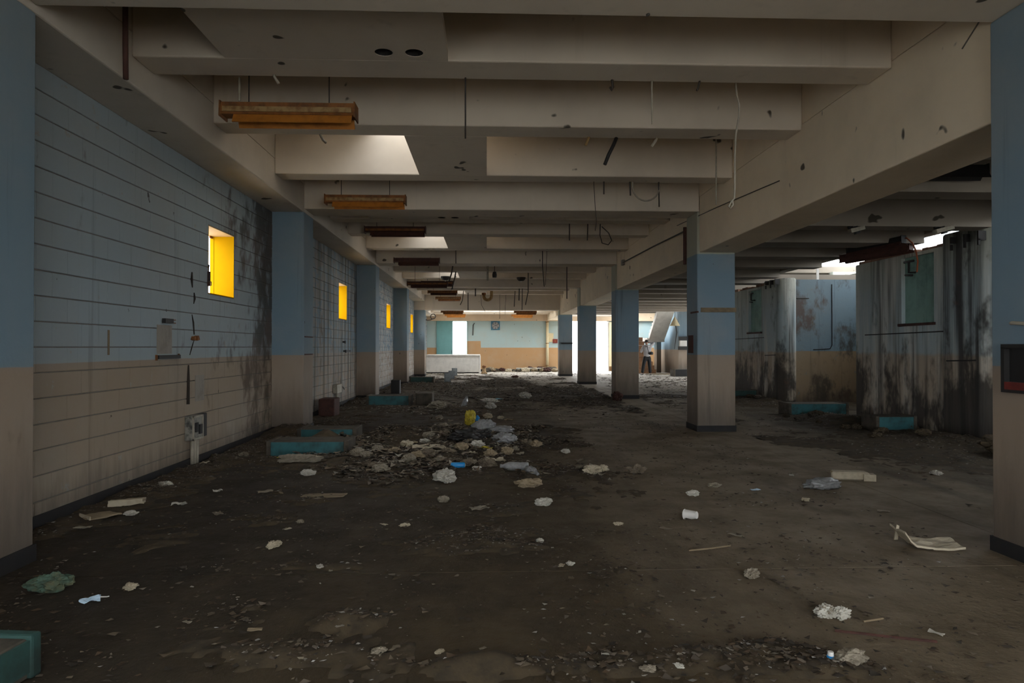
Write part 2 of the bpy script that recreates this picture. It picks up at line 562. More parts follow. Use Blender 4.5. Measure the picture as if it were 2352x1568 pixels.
SKX = (-1.53, -0.95)
prev = -5.1
sky_y = []
for y0 in LINES[:-1]:
    a, b = y0 + SLOT[1][1], y0 + SLOT[2][0]
    ce.box(-3.8, 4.2, prev, a, ZS, ZS + 0.2)
    slab_row(ce, a, b, -3.8, 4.2, ZS, ZS + 0.2, [SKX])
    sky_y.append((a, b))
    prev = b
ce.box(-3.8, 4.2, prev, 33.4, ZS, ZS + 0.2)
ceil = tag(obj('ceiling', ce, MT['ceil']), 'cream ribbed concrete ceiling over the main aisle', 'ceiling', kind='structure')
for a, b in sky_y:
    mb = MB()
    mb.box(SKX[0] - 0.12, SKX[0], a - 0.12, b + 0.12, ZS + 0.2, ZS + 0.5).box(SKX[1], SKX[1] + 0.12, a - 0.12, b + 0.12, ZS + 0.2, ZS + 0.5)
    mb.box(SKX[0], SKX[1], a - 0.12, a, ZS + 0.2, ZS + 0.5).box(SKX[0], SKX[1], b, b + 0.12, ZS + 0.2, ZS + 0.5)
    obj('skylight_curb', mb, MT['curb'], ceil)
for k, y0 in enumerate(LINES):
    last = k == len(LINES) - 1
    z = 3.18 if last else ZTB
    obj('cross_beam', MB().box(CL1, CR0 + 0.04, y0, y0 + CD, z, ZS), MT['ceil'], ceil, bevel=0.015)
    if last:
        continue
    for a, b in SLOT:
        obj('rib', MB().box(CL1, CR0 + 0.04, y0 + a, y0 + b, ZRIB, ZS), MT['ceil'], ceil, bevel=0.015)


def plate_with_holes(x0, x1, y0, y1, z0, z1, holes, r):
    mb = MB()
    hy = holes[0][1]
    q = r * 1.5
    mb.box(x0, x1, y0, hy - q, z0, z1).box(x0, x1, hy + q, y1, z0, z1)
    xs = x0
    for hx, _ in sorted(holes):
        mb.box(xs, hx - q, hy - q, hy + q, z0, z1)
        n = 24
        sq, ci = [], []
        for i in range(n):
            a = 2 * math.pi * i / n
            c, s = math.cos(a), math.sin(a)
            m = max(abs(c), abs(s))
            sq.append((hx + c / m * q, hy + s / m * q))
            ci.append((hx + c * r, hy + s * r))
        v = [(a, b, z0) for a, b in sq] + [(a, b, z0) for a, b in ci] + [(a, b, z1) for a, b in ci]
        f = []
        for i in range(n):
            j = (i + 1) % n
            f += [(i, n + i, n + j, j), (n + i, 2 * n + i, 2 * n + j, n + j)]
        mb.add(v, f)
        xs = hx + q
    mb.box(xs, x1, hy - q, hy + q, z0, z1)
    return mb


for y0 in LINES[:-1]:
    a, b = y0 + CD, y0 + SLOT[0][0]
    obj('infill_panel', plate_with_holes(-2.2, -0.33, a, b, ZRIB, ZRIB + 0.1, [(-0.85, y0 + 1.65), (-0.60, y0 + 1.65)], 0.075), MT['ceil'], ceil)
    for hx in (-0.85, -0.60):
        obj('hole_dark_liner', MB().lathe([(0.0735, -0.085), (0.0735, 0.5), (0.0, 0.5)], 20), MT['black'], ceil, (hx, y0 + 1.65, ZRIB + 0.09))  # black liner added so that the hole reads dark from below
    obj('infill_panel', MB().box(-0.95, 0.0, y0 + SLOT[1][1], y0 + SLOT[2][0], ZRIB, ZRIB + 0.1), MT['ceil'], ceil)

# --- longitudinal beams (one object each with one segment per bay)
lb = tag(obj('beam', MB().box(CL0 - 0.3, CL1, -4.8, 40.0, ZLB + 0.45, ZS), MT['beamL']), 'cream edge beam above the left block wall', 'beam', kind='structure')
ys = [-4.8] + LINES + [40.0]
for k in range(len(ys) - 1):
    obj('beam_segment', MB().box(CL0 - 0.3, CL1, ys[k], ys[k + 1], ZLB if ys[k] < 32 else 3.18, ZLB + 0.45), MT['beamL'], lb, bevel=0.015)
rbm = tag(obj('beam', MB().box(CR0 + 0.04, CR1 + 0.04, -4.8, 40.0, 3.9, ZS), MT['beam']), 'deep cream beam running over the right column row', 'beam', kind='structure')
prev = -4.8
for y0 in LINES + [40.0]:
    obj('beam_segment', MB().box(CR0 + 0.04, CR1 + 0.04, prev, y0, ZRB, 3.9), MT['beam'], rbm, bevel=0.012)
    prev = y0 + CD

# --- low last bay roof
fc = MB()
fc.box(-3.8, 4.2, 33.4, 35.0, FZS, FZS + 0.2)
for ya, yb, yc in ((35.0, 36.0, 36.7), (36.7, 37.5, 40.3)):
    slab_row(fc, ya, yb, -3.8, 4.2, FZS, FZS + 0.2, [(-2.2, 2.6)])  # unseen roof holes added to brighten the far wall
    fc.box(-3.8, 4.2, yb, yc, FZS, FZS + 0.2)
fcl = tag(obj('ceiling', fc, MT['ceil']), 'low pale ceiling of the last bay before the far wall', 'ceiling', kind='structure')
for a in (34.6, 36.25, 38.3):
    obj('rib', MB().box(CL1, CR0, a, a + 0.3, FZR, FZS), MT['ceil'], fcl)

# --- right aisle roof
rc = MB()
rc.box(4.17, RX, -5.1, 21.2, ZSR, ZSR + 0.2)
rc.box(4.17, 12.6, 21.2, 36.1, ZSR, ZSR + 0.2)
rc.box(4.17, 4.3, 36.1, 40.3, ZSR, ZSR + 0.2).box(9.8, 12.6, 36.1, 40.3, ZSR, ZSR + 0.2).box(4.3, 9.8, 39.1, 40.3, ZSR, ZSR + 0.2)  # leaves an unseen roof hole, added to light the far right end
rc.box(RX, RX + 0.2, 6.1, 21.2, ZSR - 0.1, 4.75).box(RX + 0.2, 10.8, 6.1, 21.2, 4.6, 4.75)  # yard fascia and roof added to keep sky light off the booths
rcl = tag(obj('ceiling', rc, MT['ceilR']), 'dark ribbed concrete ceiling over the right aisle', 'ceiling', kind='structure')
for k, y0 in enumerate(LINES):
    for a, b in [(0, CD)] + SLOT:
        if y0 + b > 39.5:
            continue
        x1 = RX - 0.25 if y0 + b < 21.2 else (12.4 if y0 + b < 36 else 7.4)
        if abs(y0 - 18.4) < 0.1 and a == 0:
            x1 = 10.6
        if 34.3 < y0 + a < 35.5:
            x1 = 8.65        # stops at the stairwell
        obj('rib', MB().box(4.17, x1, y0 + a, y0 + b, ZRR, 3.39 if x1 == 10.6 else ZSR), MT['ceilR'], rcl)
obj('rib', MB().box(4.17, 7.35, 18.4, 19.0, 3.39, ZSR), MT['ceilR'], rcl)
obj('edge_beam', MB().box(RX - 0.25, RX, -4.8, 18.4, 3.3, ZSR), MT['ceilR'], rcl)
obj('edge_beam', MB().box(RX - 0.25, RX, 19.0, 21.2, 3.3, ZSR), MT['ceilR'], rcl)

# ---------------------------------------------------------------- left wall: block work per bay
BL, BH = 0.4, 0.2
_bm = {}


def block_mesh(l, h, m):
    key = (round(l, 3), round(h, 3), m.name)
    if key not in _bm:
        g = 0.0045
        t = 0.03
        e = 0.0006
        v = [(-t, e, g), (-t, l - e, g), (-t, l - e, h - g), (-t, e, h - g)]
        c = 0.004
        v += [(-c, e, g), (-c, l - e, g), (-c, l - e, h - g), (-c, e, h - g)]
        v += [(0, e + 0.0012, g + c), (0, l - e - 0.0012, g + c), (0, l - e - 0.0012, h - g - c), (0, e + 0.0012, h - g - c)]
        f = [(8, 9, 10, 11)]
        for o in (0, 4):
            for i in range(4):
                j = (i + 1) % 4
                f.append((o + i, o + j, o + 4 + j, o + 4 + i))
        me = bpy.data.meshes.new('brick')
        me.from_pydata(v, [], f)
        me.materials.append(m)
        _bm[key] = me
    return _bm[key]


WINS = [(8.66, 9.53), (16.2, 17.12), (23.85, 24.8), (31.35, 32.35), (37.8, 38.75)]
WZ = (2.07, 2.93)
BAYS = [(4.6, 11.2), (11.8, 18.4), (19.0, 25.6), (26.2, 32.8), (33.4, 40.0)]
NTH = ['nearest', 'second', 'third', 'fourth', 'last']
for bi, (ya, yb) in enumerate(BAYS):
    wy0, wy1 = WINS[bi]
    ztop = ZLB if bi < 4 else 3.18
    m = MT['wallA'] if bi == 0 else (MT['wallB'] if bi == 1 else MT['wallC'])
    back = MB()
    X0, X1 = WX - 0.32, WX - 0.010
    back.box(X0, X1, ya, wy0, 0, ztop).box(X0, X1, wy1, yb, 0, ztop).box(X0, X1, wy0, wy1, 0, WZ[0]).box(X0, X1, wy0, wy1, WZ[1], ztop)
    wl = tag(obj('wall_left', back, MT['mortar']), f'painted block wall of the {NTH[bi]} bay on the left with a small window', 'wall', kind='structure')
    rest = MB()
    row = 0
    z = 0.0
    while z < ztop - 0.02:
        h = min(BH, ztop - z)
        y = ya - (0.2 if row % 2 else 0.0)
        while y < yb - 0.01:
            a, b = max(y, ya), min(y + BL, yb)
            y += BL
            pieces = [(a, b, z, z + h)]
            if b > wy0 and a < wy1 and z + h > WZ[0] and z < WZ[1]:
                pieces = []
                if a < wy0 - 0.02:
                    pieces.append((a, wy0, z, z + h))
                if b > wy1 + 0.02:
                    pieces.append((wy1, b, z, z + h))
                mid = (max(a, wy0), min(b, wy1))
                if z < WZ[0] - 0.02:
                    pieces.append((*mid, z, WZ[0]))
                if z + h > WZ[1] + 0.02:
                    pieces.append((*mid, WZ[1], z + h))
            for (pa, pb, pz, pt) in pieces:
                if pb - pa < 0.03 or pt - pz < 0.03:
                    continue
                me = block_mesh(pb - pa, pt - pz, m)
                off = random.uniform(-0.0012, 0.0012)
                if bi < 2:
                    obj('brick', me, None, wl, (WX + off, pa, pz))
                else:
                    rest.add([(v.co.x + WX + off, v.co.y + pa, v.co.z + pz) for v in me.vertices], [tuple(p.vertices) for p in me.polygons])
        z += BH
        row += 1
    if bi >= 2:
        o = obj('brick_courses', rest, m, wl)
        o['kind'] = 'stuff'
    # window reveal
    wn = thing(f'window_{bi + 1}', (WX, wy0, WZ[0]), f'small unglazed window with bright yellow reveals, {NTH[bi]} on the left wall', 'window', kind='structure')
    L, H, t = wy1 - wy0, WZ[1] - WZ[0], 0.012
    obj('jamb', MB().box(-0.265, 0.001, L - t, L, 0, H).box(-0.32, -0.268, L - t - 0.004, L - 0.002, 0, H), MT['yellow'], wn)
    obj('jamb', MB().box(-0.32, 0.001, 0, t, 0, H), MT['yellow'], wn)
    obj('sill', MB().box(-0.34, 0.001, 0, L, 0, t), MT['yellow'], wn)
    obj('head', MB().box(-0.32, 0.001, 0, L, H - t, H), MT['yellowpale'], wn)
    fr = MB()
    for q in (0.0, H - 0.03):
        fr.box(-0.30, -0.285, L - 0.10, L - 0.013, q + (0.012 if q == 0 else -0.012), q + 0.03 - (0.0 if q == 0 else 0.012))
    obj('hinge_plate', fr, MT['rust'], wn)
    # baseboard
    tag(obj('baseboard_left', MB().box(WX, WX + 0.018, ya, yb, 0, 0.10), MT['base'], bevel=0.004), f'dark painted baseboard in the {NTH[bi]} bay of the left wall', 'baseboard', kind='structure')

FILL_OPEN = (-1.8, 0.7, 1.2, 3.1)  # unseen opening added to light the right beam and booths
lw = MB().box(WX - 0.32, WX, -4.8, FILL_OPEN[0], 0, ZLB).box(WX - 0.32, WX, FILL_OPEN[1], 4.0, 0, ZLB).box(WX - 0.32, WX, FILL_OPEN[0], FILL_OPEN[1], 0, FILL_OPEN[2]).box(WX - 0.32, WX, FILL_OPEN[0], FILL_OPEN[1], FILL_OPEN[3], ZLB)
tag(obj('wall_left', lw, MT['colL']), 'left wall stretch beside the camera with an unseen opening added for light', 'wall', kind='structure')

# ---------------------------------------------------------------- columns
ORD = ['behind the camera', 'nearest', 'second', 'third', 'fourth', 'fifth']
colsR, colsL = [], []
for k, y0 in enumerate(LINES):
    top = ZLB if k < 5 else 3.18
    c = obj('column', MB().box(CL0 - 0.3, CL1, y0, y0 + CD, 0, top), MT['colL'], bevel=0.012)
    tag(c, f'blue and peach painted column in the left row, {ORD[k]}', 'column', kind='structure')
    obj('baseboard', MB().box(CL0, CL1 + 0.012, y0 - 0.012, y0 + CD + 0.012, 0, 0.11), MT['base'], c)
    colsL.append(c)
    top = ZTB if k < 5 else 3.18
    c = obj('column', MB().box(CR0, CR1, y0, y0 + CD, 0, top), MT['colRA'] if k < 2 else MT['colR'], bevel=0.015)
    tag(c, f'free standing blue over peach column in the right row, {ORD[k]}', 'column', kind='structure')
    obj('baseboard', MB().box(CR0 - 0.010, CR1 + 0.010, y0 - 0.010, y0 + CD + 0.010, 0, 0.10), MT['base'], c)
    colsR.append(c)

# ---------------------------------------------------------------- far and back walls
fw = MB()
DT = 2.93
fw.box(-3.8, -2.92, 40, 40.3, 0, 3.8).box(-2.92, -1.14, 40, 40.3, DT, 3.8).box(-1.14, 4.3, 40, 40.3, 0, 3.8)
fw.box(4.3, 7.1, 40, 40.3, DT, 3.8).box(7.1, 12.6, 40, 40.3, 0, 3.8)
wf = tag(obj('wall_far', fw, MT['far']), 'blue over orange end wall with two open doorways', 'wall', kind='structure')
tag(obj('trim_1', MB().box(-3.48, 12.4, 39.72, 40, DT, FZS), MT['fartrim'], bevel=0.01), 'pale peach lintel band along the top of the far wall', 'trim', kind='structure')
tag(obj('baseboard_far', MB().box(-1.1, 4.3, 39.97, 40, 0, 0.1), MT['base']), 'dark baseboard along the orange far wall', 'baseboard', kind='structure')
bw = MB()
for a_, b_, c_ in ((-3.8, BACK_OPEN[0], 0), (BACK_OPEN[0], BACK_OPEN[1], BACK_OPEN[2]), (BACK_OPEN[1], 7.8, 0)):
    bw.box(a_, b_, BACK_Y - 0.3, BACK_Y, c_, ZS)
tag(obj('wall_back', bw, MT['white']), 'plain wall behind the camera with a wide loading opening', 'wall', kind='structure')
d1 = thing('door_1', (-2.92, 39.94, 0), 'closed teal metal door leaf beside the small far doorway', 'door', kind='structure')
dl = obj('leaf', MB().box(0.03, 0.94, 0.0, 0.05, 0.02, 2.9), MT['tealdoor'], d1, bevel=0.004)
obj('frame', MB().box(0, 0.03, -0.02, 0.07, 0, 2.93).box(1.75, 1.78, -0.02, 0.07, 0, 2.93).box(0, 1.78, -0.02, 0.07, 2.9, 2.93), MT['tealdoor'], d1)
obj('handle', MB().tube([(0.88, -0.03, 1.05), (0.88, -0.06, 1.08), (0.88, -0.06, 1.2), (0.88, -0.03, 1.23)], 0.012), MT['black'], dl)
d2 = thing('door_2', (7.14, 39.55, 0), 'pale door leaf standing open at the large far doorway', 'door', kind='structure')
obj('leaf', MB().box(0.0, 0.42, 0.0, 0.06, 0.28, 2.86), MT['notice'], d2, bevel=0.004)
obj('frame', MB().box(-0.07, 0.0, 0.1, 0.5, 0, 2.9), MT['white'], d2)

# ---------------------------------------------------------------- right side: booths, side walls
tag(obj('wall_right', MB().box(7.5, 7.8, -4.8, 6.4, 0, 3.75), MT['tank2']), 'dark right wall beside the camera hidden behind the near column', 'wall', kind='structure')
tag(obj('wall_right', MB().box(10.5, 10.8, 6.1, 21.2, 0, 3.5), MT['tank1']), 'low yard wall behind the stained concrete booths', 'wall', kind='structure')
tag(obj('wall_right', MB().box(7.8, 10.5, 6.1, 6.4, 0, 4.6), MT['tank1']), 'short cross wall closing the yard beyond the near column', 'wall', kind='structure')
tag(obj('wall_right', MB().box(10.8, 12.6, 20.9, 21.2, 0, 3.75), MT['tank1']), 'short return wall where the right aisle widens', 'wall', kind='structure')
tag(obj('wall_right', MB().box(12.3, 12.6, 21.2, 22.2, 0, 3.75).box(12.3, 12.6, 22.2, 33.6, 3.12, 3.75).box(12.3, 12.6, 33.6, 40.0, 0, 3.75), MT['colL']), 'outer wall of the wide end of the right aisle with an unseen side opening added for light', 'wall', kind='structure')  # hidden opening added to light the far floor and rib soffits


def booth(yn, m, label, seed, ztop=3.16):
    """front face X=7.5 from yn (rounded near corner) to yn+3.8; recess with teal panel; side face toward camera."""
    rnd = random.Random(seed)
    x0, x1, yf = 7.5, 10.5, yn + 3.8
    ry0, ry1 = yn + 1.38, yn + 2.28          # recess along Y
    rz0, rz1 = 1.82, 3.0
    tp = 3.06
    bo = MB()
    # front face pieces around the recess
    bo.box(x0, x0 + 0.3, ry1, yf, 0, tp).box(x0, x0 + 0.3, ry0, ry1, 0, rz0)
    bo.box(x0, x0 + 0.3, yn + 1.1, ry0, 0, tp)
    bo.box(x0, x0 + 0.3, ry0, ry1, rz1, tp)
    bo.box(x0 + 0.3, x1, yf - 0.3, yf, 0, tp)     # far side
    # near side face, slightly back
    w = tag(obj('wall_right', bo, m), label, 'wall', kind='structure')
    obj('side_panel', MB().box(x0 + 0.3, x1, yn + 0.06, yn + 0.36, 0, 3.12), MT['boothside'], w)
    # bulging rounded near panel
    poly = []
    r = 0.28
    for i in range(9):
        a = R(180 + 90 * i / 8)
        poly.append((x0 - 0.07 + r + r * math.cos(a), yn + r + r * math.sin(a)))
    poly += [(x0 + 0.34, yn), (x0 + 0.34, yn + 1.12)]
    for i in range(5):
        a = R(90 + 90 * i / 4)
        poly.append((x0 - 0.07 + 0.10 + 0.10 * math.cos(a), yn + 1.02 + 0.10 * math.sin(a)))
    bmx = MB().prism(poly, 0, ztop)
    # chamfer: rounded top edge
    o = obj('rounded_panel', bmx, MT['tank3'] if yn < 12 else m, w, bevel=0.05)
    o.modifiers['bevel'].segments = 3
    # recess back panel, split into boards
    for i in range(3):
        a = ry0 + (ry1 - ry0) * i / 3
        obj('panel', MB().box(x0 + 0.07, x0 + 0.10, a + 0.004, a + (ry1 - ry0) / 3 - 0.004, rz0, rz1), MT['tealpanel'], w)
    obj('sill', MB().box(x0 - 0.05, x0 + 0.08, ry0 - 0.04, ry1 + 0.04, rz0 - 0.045, rz0), MT['rustdark'], w)
    v = MB()
    yc = (ry0 + ry1) / 2 + 0.15
    v.tube([(x0 + 0.07, yc, 2.72), (x0 - 0.05, yc, 2.72), (x0 - 0.05, yc, 2.90)], 0.02)
    v.tube([(x0 - 0.05, yc - 0.13, 2.91), (x0 - 0.05, yc + 0.13, 2.91)], 0.022)
    v.tube([(x0 - 0.05, yc - 0.10, 2.66), (x0 - 0.05, yc + 0.10, 2.68)], 0.018)
    obj('valve', v, MT['black'], w, smooth=True)
    cdt = MB().tube([(x0 - 0.012, yf - 0.35, 1.64), (x0 - 0.012, ry0 - 0.35, 1.66)], 0.010)
    cdt.tube([(x0 - 0.085, yn + 0.95, 1.18), (x0 - 0.085, yn + 0.3, 1.2)], 0.010)
    obj('conduit', cdt, MT['black'], w)
    obj('conduit', MB().tube([(x0 + 0.36, yn + 0.05, 2.64), (x0 + 0.68, yn + 0.05, 2.64)], 0.012), MT['wire'], w)
    obj('conduit', MB().tube([(x0 + 1.28, yn + 0.05, 3.0), (x0 + 1.28, yn + 0.05, 1.45), (x0 + 1.22, yn + 0.05, 1.36), (x0 + 0.8, yn + 0.05, 1.34)], 0.010), MT['black'], w)
    # broken brick course along the top of the front
    y = yn + 1.15
    while y < yf - 0.1:
        l = rnd.uniform(0.16, 0.26)
        if rnd.random() < 0.85:
            obj('brick', MB().box(0, 0.26, 0, l - 0.012, 0, rnd.uniform(0.035, 0.075)), MT['brick'], w, (x0 + 0.01, y, tp), bevel=0.006)
        y += l
    for i in range(3):
        a = yn + 0.12 + i * 0.3
        obj('bracket', MB().box(x0 - 0.16, x0 - 0.04, a, a + 0.03, 3.0 + 0.02 * i, 3.14).box(x0 - 0.16, x0 - 0.13, a, a + 0.03, 2.93, 3.02), MT['black'], w)
    return w


booth(9.8, MT['tank2'], 'black streaked concrete booth with teal recess beside the nearest right column', 3, 3.24)
booth(17.0, MT['tank1'], 'pale streaked concrete booth with blue side face behind the second right column', 5)
# yard seen over the booths
sh = thing('shed', (12.6, 19.4, 0), 'white shed outside with grey sheet roof, glimpsed above the booths', 'shed')
obj('wall', MB().box(0, 12, 0, 0.2, 0, 4.55), MT['outside'], sh)
rf = MB()
n = 60
for i in range(n):
    xa, xb = -0.3 + 12.6 * i / n, -0.3 + 12.6 * (i + 0.5) / n
    rf.add([(xa, -0.4, 4.5), (xb, -0.4, 4.5), (xb, 6, 7.0), (xa, 6, 7.0), (xa, -0.4, 4.56), (xb, -0.4, 4.56), (xb, 6, 7.06), (xa, 6, 7.06)],
           [(0, 3, 2, 1), (4, 5, 6, 7), (0, 1, 5, 4), (1, 2, 6, 5), (2, 3, 7, 6), (3, 0, 4, 7)])
rf.box(-0.3, 12.3, -0.38, -0.36, 4.46, 4.5)
rf.add([(-0.3, -0.39, 4.5), (12.3, -0.39, 4.5), (12.3, 6, 7.01), (-0.3, 6, 7.01)], [(0, 1, 2, 3)])
obj('roof', rf, MT['outroof'], sh)
obj('window', MB().box(0.55, 0.8, -0.03, 0.02, 3.9, 4.2), MT['red'], sh)

# wide end of the right aisle: pier wall, lit wall, stair
tag(obj('wall_right', MB().box(9.87, 12.3, 34.8, 35.05, 0, 3.75), MT['colL']), 'blue and peach pier wall facing the camera near the stair', 'wall', kind='structure')
tag(obj('wall_right', MB().box(9.87, 10.12, 35.05, 40, 0, 3.75), MT['colL']), 'pale wall facing left beside the stair at the far end', 'wall', kind='structure')
obj('baseboard_far', MB().box(9.86, 12.3, 34.775, 34.8, 0, 0.1), MT['base'])
tag(bpy.data.objects['baseboard_far.001'], 'dark baseboard under the pier wall near the stair', 'baseboard', kind='structure')

# stair at the far right: upper flight with landing, lower brick steps
st = thing('staircase', (8.75, 34.2, 0), 'pale concrete upper stair flight rising toward the camera behind the person', 'staircase')
W = 0.86
y0, z0, y1, z1 = 2.4, 1.80, 0.0, 3.54
nst = 10
side = [(y1, z1 - 0.02), (y1, z1 + 0.2)]
for i in range(nst):
    a = y1 + (y0 - y1) * i / nst
    b = y1 + (y0 - y1) * (i + 1) / nst
    zz = z1 + 0.2 - (z1 - z0) * (i + 1) / nst
    side += [(b - (y0 - y1) / nst * 0.0, zz + (z1 - z0) / nst), (b, zz)]
side += [(y0, z0)]
M4 = Matrix(((0, 0, 1, 0), (1, 0, 0, 0), (0, 1, 0, 0), (0, 0, 0, 1)))
obj('flight', MB().prism(side, 0, W, M4), MT['white'], st)
obj('landing', MB().box(0, W, 2.4, 3.6, 1.68, 1.86), MT['white'], st)
obj('support', MB().box(0.62, 0.86, 3.1, 3.5, 0, 1.68), MT['colL'], st)
obj('flight_beam', MB().box(-0.08, 0.0, 2.4, 3.6, 1.62, 1.9), MT['white'], st)
bs = thing('brick_steps', (7.9, 36.2, 0), 'brown brick steps climbing behind the person at the far end', 'steps')
for i in range(9):
    obj('step', MB().box(0, 1.15 - i * 0.085, 0.02 * i, 1.6, 0.215 * i, 0.215 * (i + 1) - 0.008), MT['stepbrick'], bs, bevel=0.01)

mbx = thing('meter_box', (9.89, 34.62, 1.32), 'black and white meter box on the far pier wall', 'meter box')
obj('case', MB().box(0, 0.5, 0.0, 0.18, 0.0, 0.62), MT['white'], mbx, bevel=0.01)
obj('top_band', MB().box(-0.03, 0.52, -0.02, 0.18, 0.42, 0.62), MT['black'], mbx)
obj('bottom_band', MB().box(-0.05, 0.52, -0.03, 0.18, -0.06, 0.12), MT['black'], mbx)
pt = thing('plank_board', floor_at(1505, 860), 'thin board lying on the bright floor behind the person', 'board')
obj('board', MB().box(-0.5, 1.2, -0.1, 0.15, 0.01, 0.05), MT['wood'], pt)
obj('raised_end', MB().add([(1.2, -0.1, 0.01), (1.55, -0.1, 0.2), (1.55, 0.15, 0.2), (1.2, 0.15, 0.01), (1.2, -0.1, 0.05), (1.52, -0.1, 0.25), (1.52, 0.15, 0.25), (1.2, 0.15, 0.05)], [(0, 3, 2, 1), (4, 5, 6, 7), (0, 1, 5, 4), (1, 2, 6, 5), (2, 3, 7, 6), (3, 0, 4, 7)]), MT['black'], pt)
hp = thing('lamp_bracket', (9.62, 34.6, 2.45), 'hanging broken lamp shade and strap beside the stair', 'lamp')
obj('shade', MB().lathe([(0.02, 0.5), (0.05, 0.45), (0.26, 0.05), (0.25, 0.04), (0.03, 0.44)], 14), MT['notice'], hp)
obj('strap', MB().tube([(0.05, 0, 0.05), (0.1, 0, -0.3), (-0.02, 0, -1.15)], [0.03, 0.028, 0.012]), MT['black'], hp)
obj('cord', MB().tube([(0.0, 0, 0.5), (0.02, 0, 1.3)], 0.012), MT['wire'], hp)

# counter at the far left
ct = thing('counter', (-1.78, 36.6, 0), 'low white plastered counter in front of the small far doorway', 'counter')
obj('front', MB().box(-1.45, 1.36, 0, 0.14, 0.06, 0.93), MT['white'], ct, bevel=0.01)
obj('top', MB().box(-1.45, 1.42, -0.04, 1.5, 0.93, 1.0), MT['white'], ct, bevel=0.01)
obj('end_panel', MB().box(1.36, 1.44, -0.02, 1.5, 0, 0.93), MT['white'], ct, bevel=0.01)
obj('kick_strip', MB().box(-1.45, 1.36, 0.02, 0.1, 0, 0.06), MT['base'], ct)
# exhaust fan
c0 = at_y(1138, 747.5, 39.99)
fn = thing('exhaust_fan', (c0.x, 39.99, c0.z), 'square blue exhaust fan high on the far wall', 'fan')
S = 0.26
hs = MB()
nn = 24
sq, ci = [], []
for i in range(nn):
    a = 2 * math.pi * i / nn
    c, s_ = math.cos(a), math.sin(a)
    m_ = max(abs(c), abs(s_))
    sq.append((c / m_ * S, s_ / m_ * S))
    ci.append((c * S * 0.86, s_ * S * 0.86))
v = [(a, -0.06, b) for a, b in sq] + [(a, -0.06, b) for a, b in ci] + [(a, 0, b) for a, b in sq] + [(a, 0, b) for a, b in ci]
f = []
for i in range(nn):
    j = (i + 1) % nn
    f += [(i, j, nn + j, nn + i), (i, 2 * nn + i, 2 * nn + j, j), (nn + i, nn + j, 3 * nn + j, 3 * nn + i)]
fh = obj('housing', hs.add(v, f), MT['fanblue'], fn)
fb = obj('back_plate', MB().box(-0.24, 0.24, -0.012, -0.002, -0.24, 0.24), MT['black'], fn)
for i in range(6):
    a = 2 * math.pi * i / 6
    d, e = Vector((math.cos(a), 0, math.sin(a))), Vector((-math.sin(a), 0, math.cos(a)))
    p = [d * 0.04 - e * 0.02, d * 0.2 - e * 0.06, d * 0.2 + e * 0.05, d * 0.04 + e * 0.02]
    obj('blade', MB().add([q + Vector((0, -0.022 - 0.006 * (k < 2), 0)) for k, q in enumerate(p)] + [q + Vector((0, -0.018 - 0.006 * (k < 2), 0)) for k, q in enumerate(p)], [(0, 1, 2, 3), (7, 6, 5, 4), (0, 4, 5, 1), (1, 5, 6, 2), (2, 6, 7, 3), (3, 7, 4, 0)]), MT['boxgrey'], fb)
for i in range(7):
    zz = -0.18 + 0.06 * i
    hw = math.sqrt(max(0.0, 0.215 ** 2 - zz * zz))
    obj('slat', MB().box(-hw, hw, -0.058, -0.046, zz - 0.008, zz + 0.008), MT['alu'], fh)
# pipe column, notices, conduit on the far wall
p0 = at_y(1257, 846, 39.9)
pc = thing('downpipe', (p0.x, 39.88, 0), 'pale vertical downpipe on the orange far wall', 'pipe')
obj('pipe', MB().tube([(0, 0, 0.05), (0, 0, 3.3)], 0.085, 12), MT['notice'], pc, smooth=True)
for zz in (0.3, 1.6, 2.85):
    obj('clamp', MB().tube([(0, 0, zz), (0, 0, zz + 0.05)], 0.1, 12), MT['rustpale'], pc)
p0 = at_y(1263, 775, 39.98)
tag(obj('notice', MB().box(-0.21, 0.21, -0.012, 0.012, -0.26, 0.26), MT['notice'], loc=(p0.x, 39.985, p0.z)), 'yellowed paper notice on the far wall right of the downpipe', 'notice')
p0 = at_y(1275, 783, 39.98)
rb = thing('call_point', (p0.x, 39.95, p0.z), 'small red call point box on the far wall', 'alarm box')
obj('case', MB().box(-0.14, 0.14, -0.03, 0.05, -0.12, 0.12), MT['red'], rb, bevel=0.01)
obj('button', MB().box(-0.04, 0.04, -0.045, -0.03, -0.04, 0.04), MT['rustorange'], rb)
p0, p1 = at_y(1090, 742, 39.97), at_y(1086, 770, 39.97)
tag(obj('conduit', MB().tube([p0, p0 + Vector((-0.08, 0, -0.1)), p1], 0.03), MT['wire']), 'short dark conduit hanging on the far wall beside the doorway', 'conduit')
p0 = at_y(1225, 848, 39.0)
kb = thing('kerb', (p0.x, 39.1, 0), 'low dark kerb topped white along the far wall', 'kerb')
obj('body', MB().box(-0.95, 0.95, -0.15, 0.15, 0, 0.17), MT['base'], kb)
obj('cap', MB().box(-0.97, 0.97, -0.17, 0.17, 0.17, 0.21), MT['white'], kb)
p0 = floor_at(1112, 858)
hy = thing('pipe_stub', (p0.x, p0.y, 0), 'rusty capped pipe stub standing on the floor right of the counter', 'pipe')
obj('pipe', MB().lathe([(0.0, 0), (0.17, 0), (0.17, 0.06), (0.10, 0.09), (0.09, 0.35), (0.0, 0.36)], 14), MT['rustpale'], hy, smooth=True)
obj('cap', MB().lathe([(0.10, 0.33), (0.115, 0.38), (0.06, 0.45), (0.0, 0.46)], 14), MT['rust'], hy, smooth=True)
p0 = at_y(985, 735, 37.2)
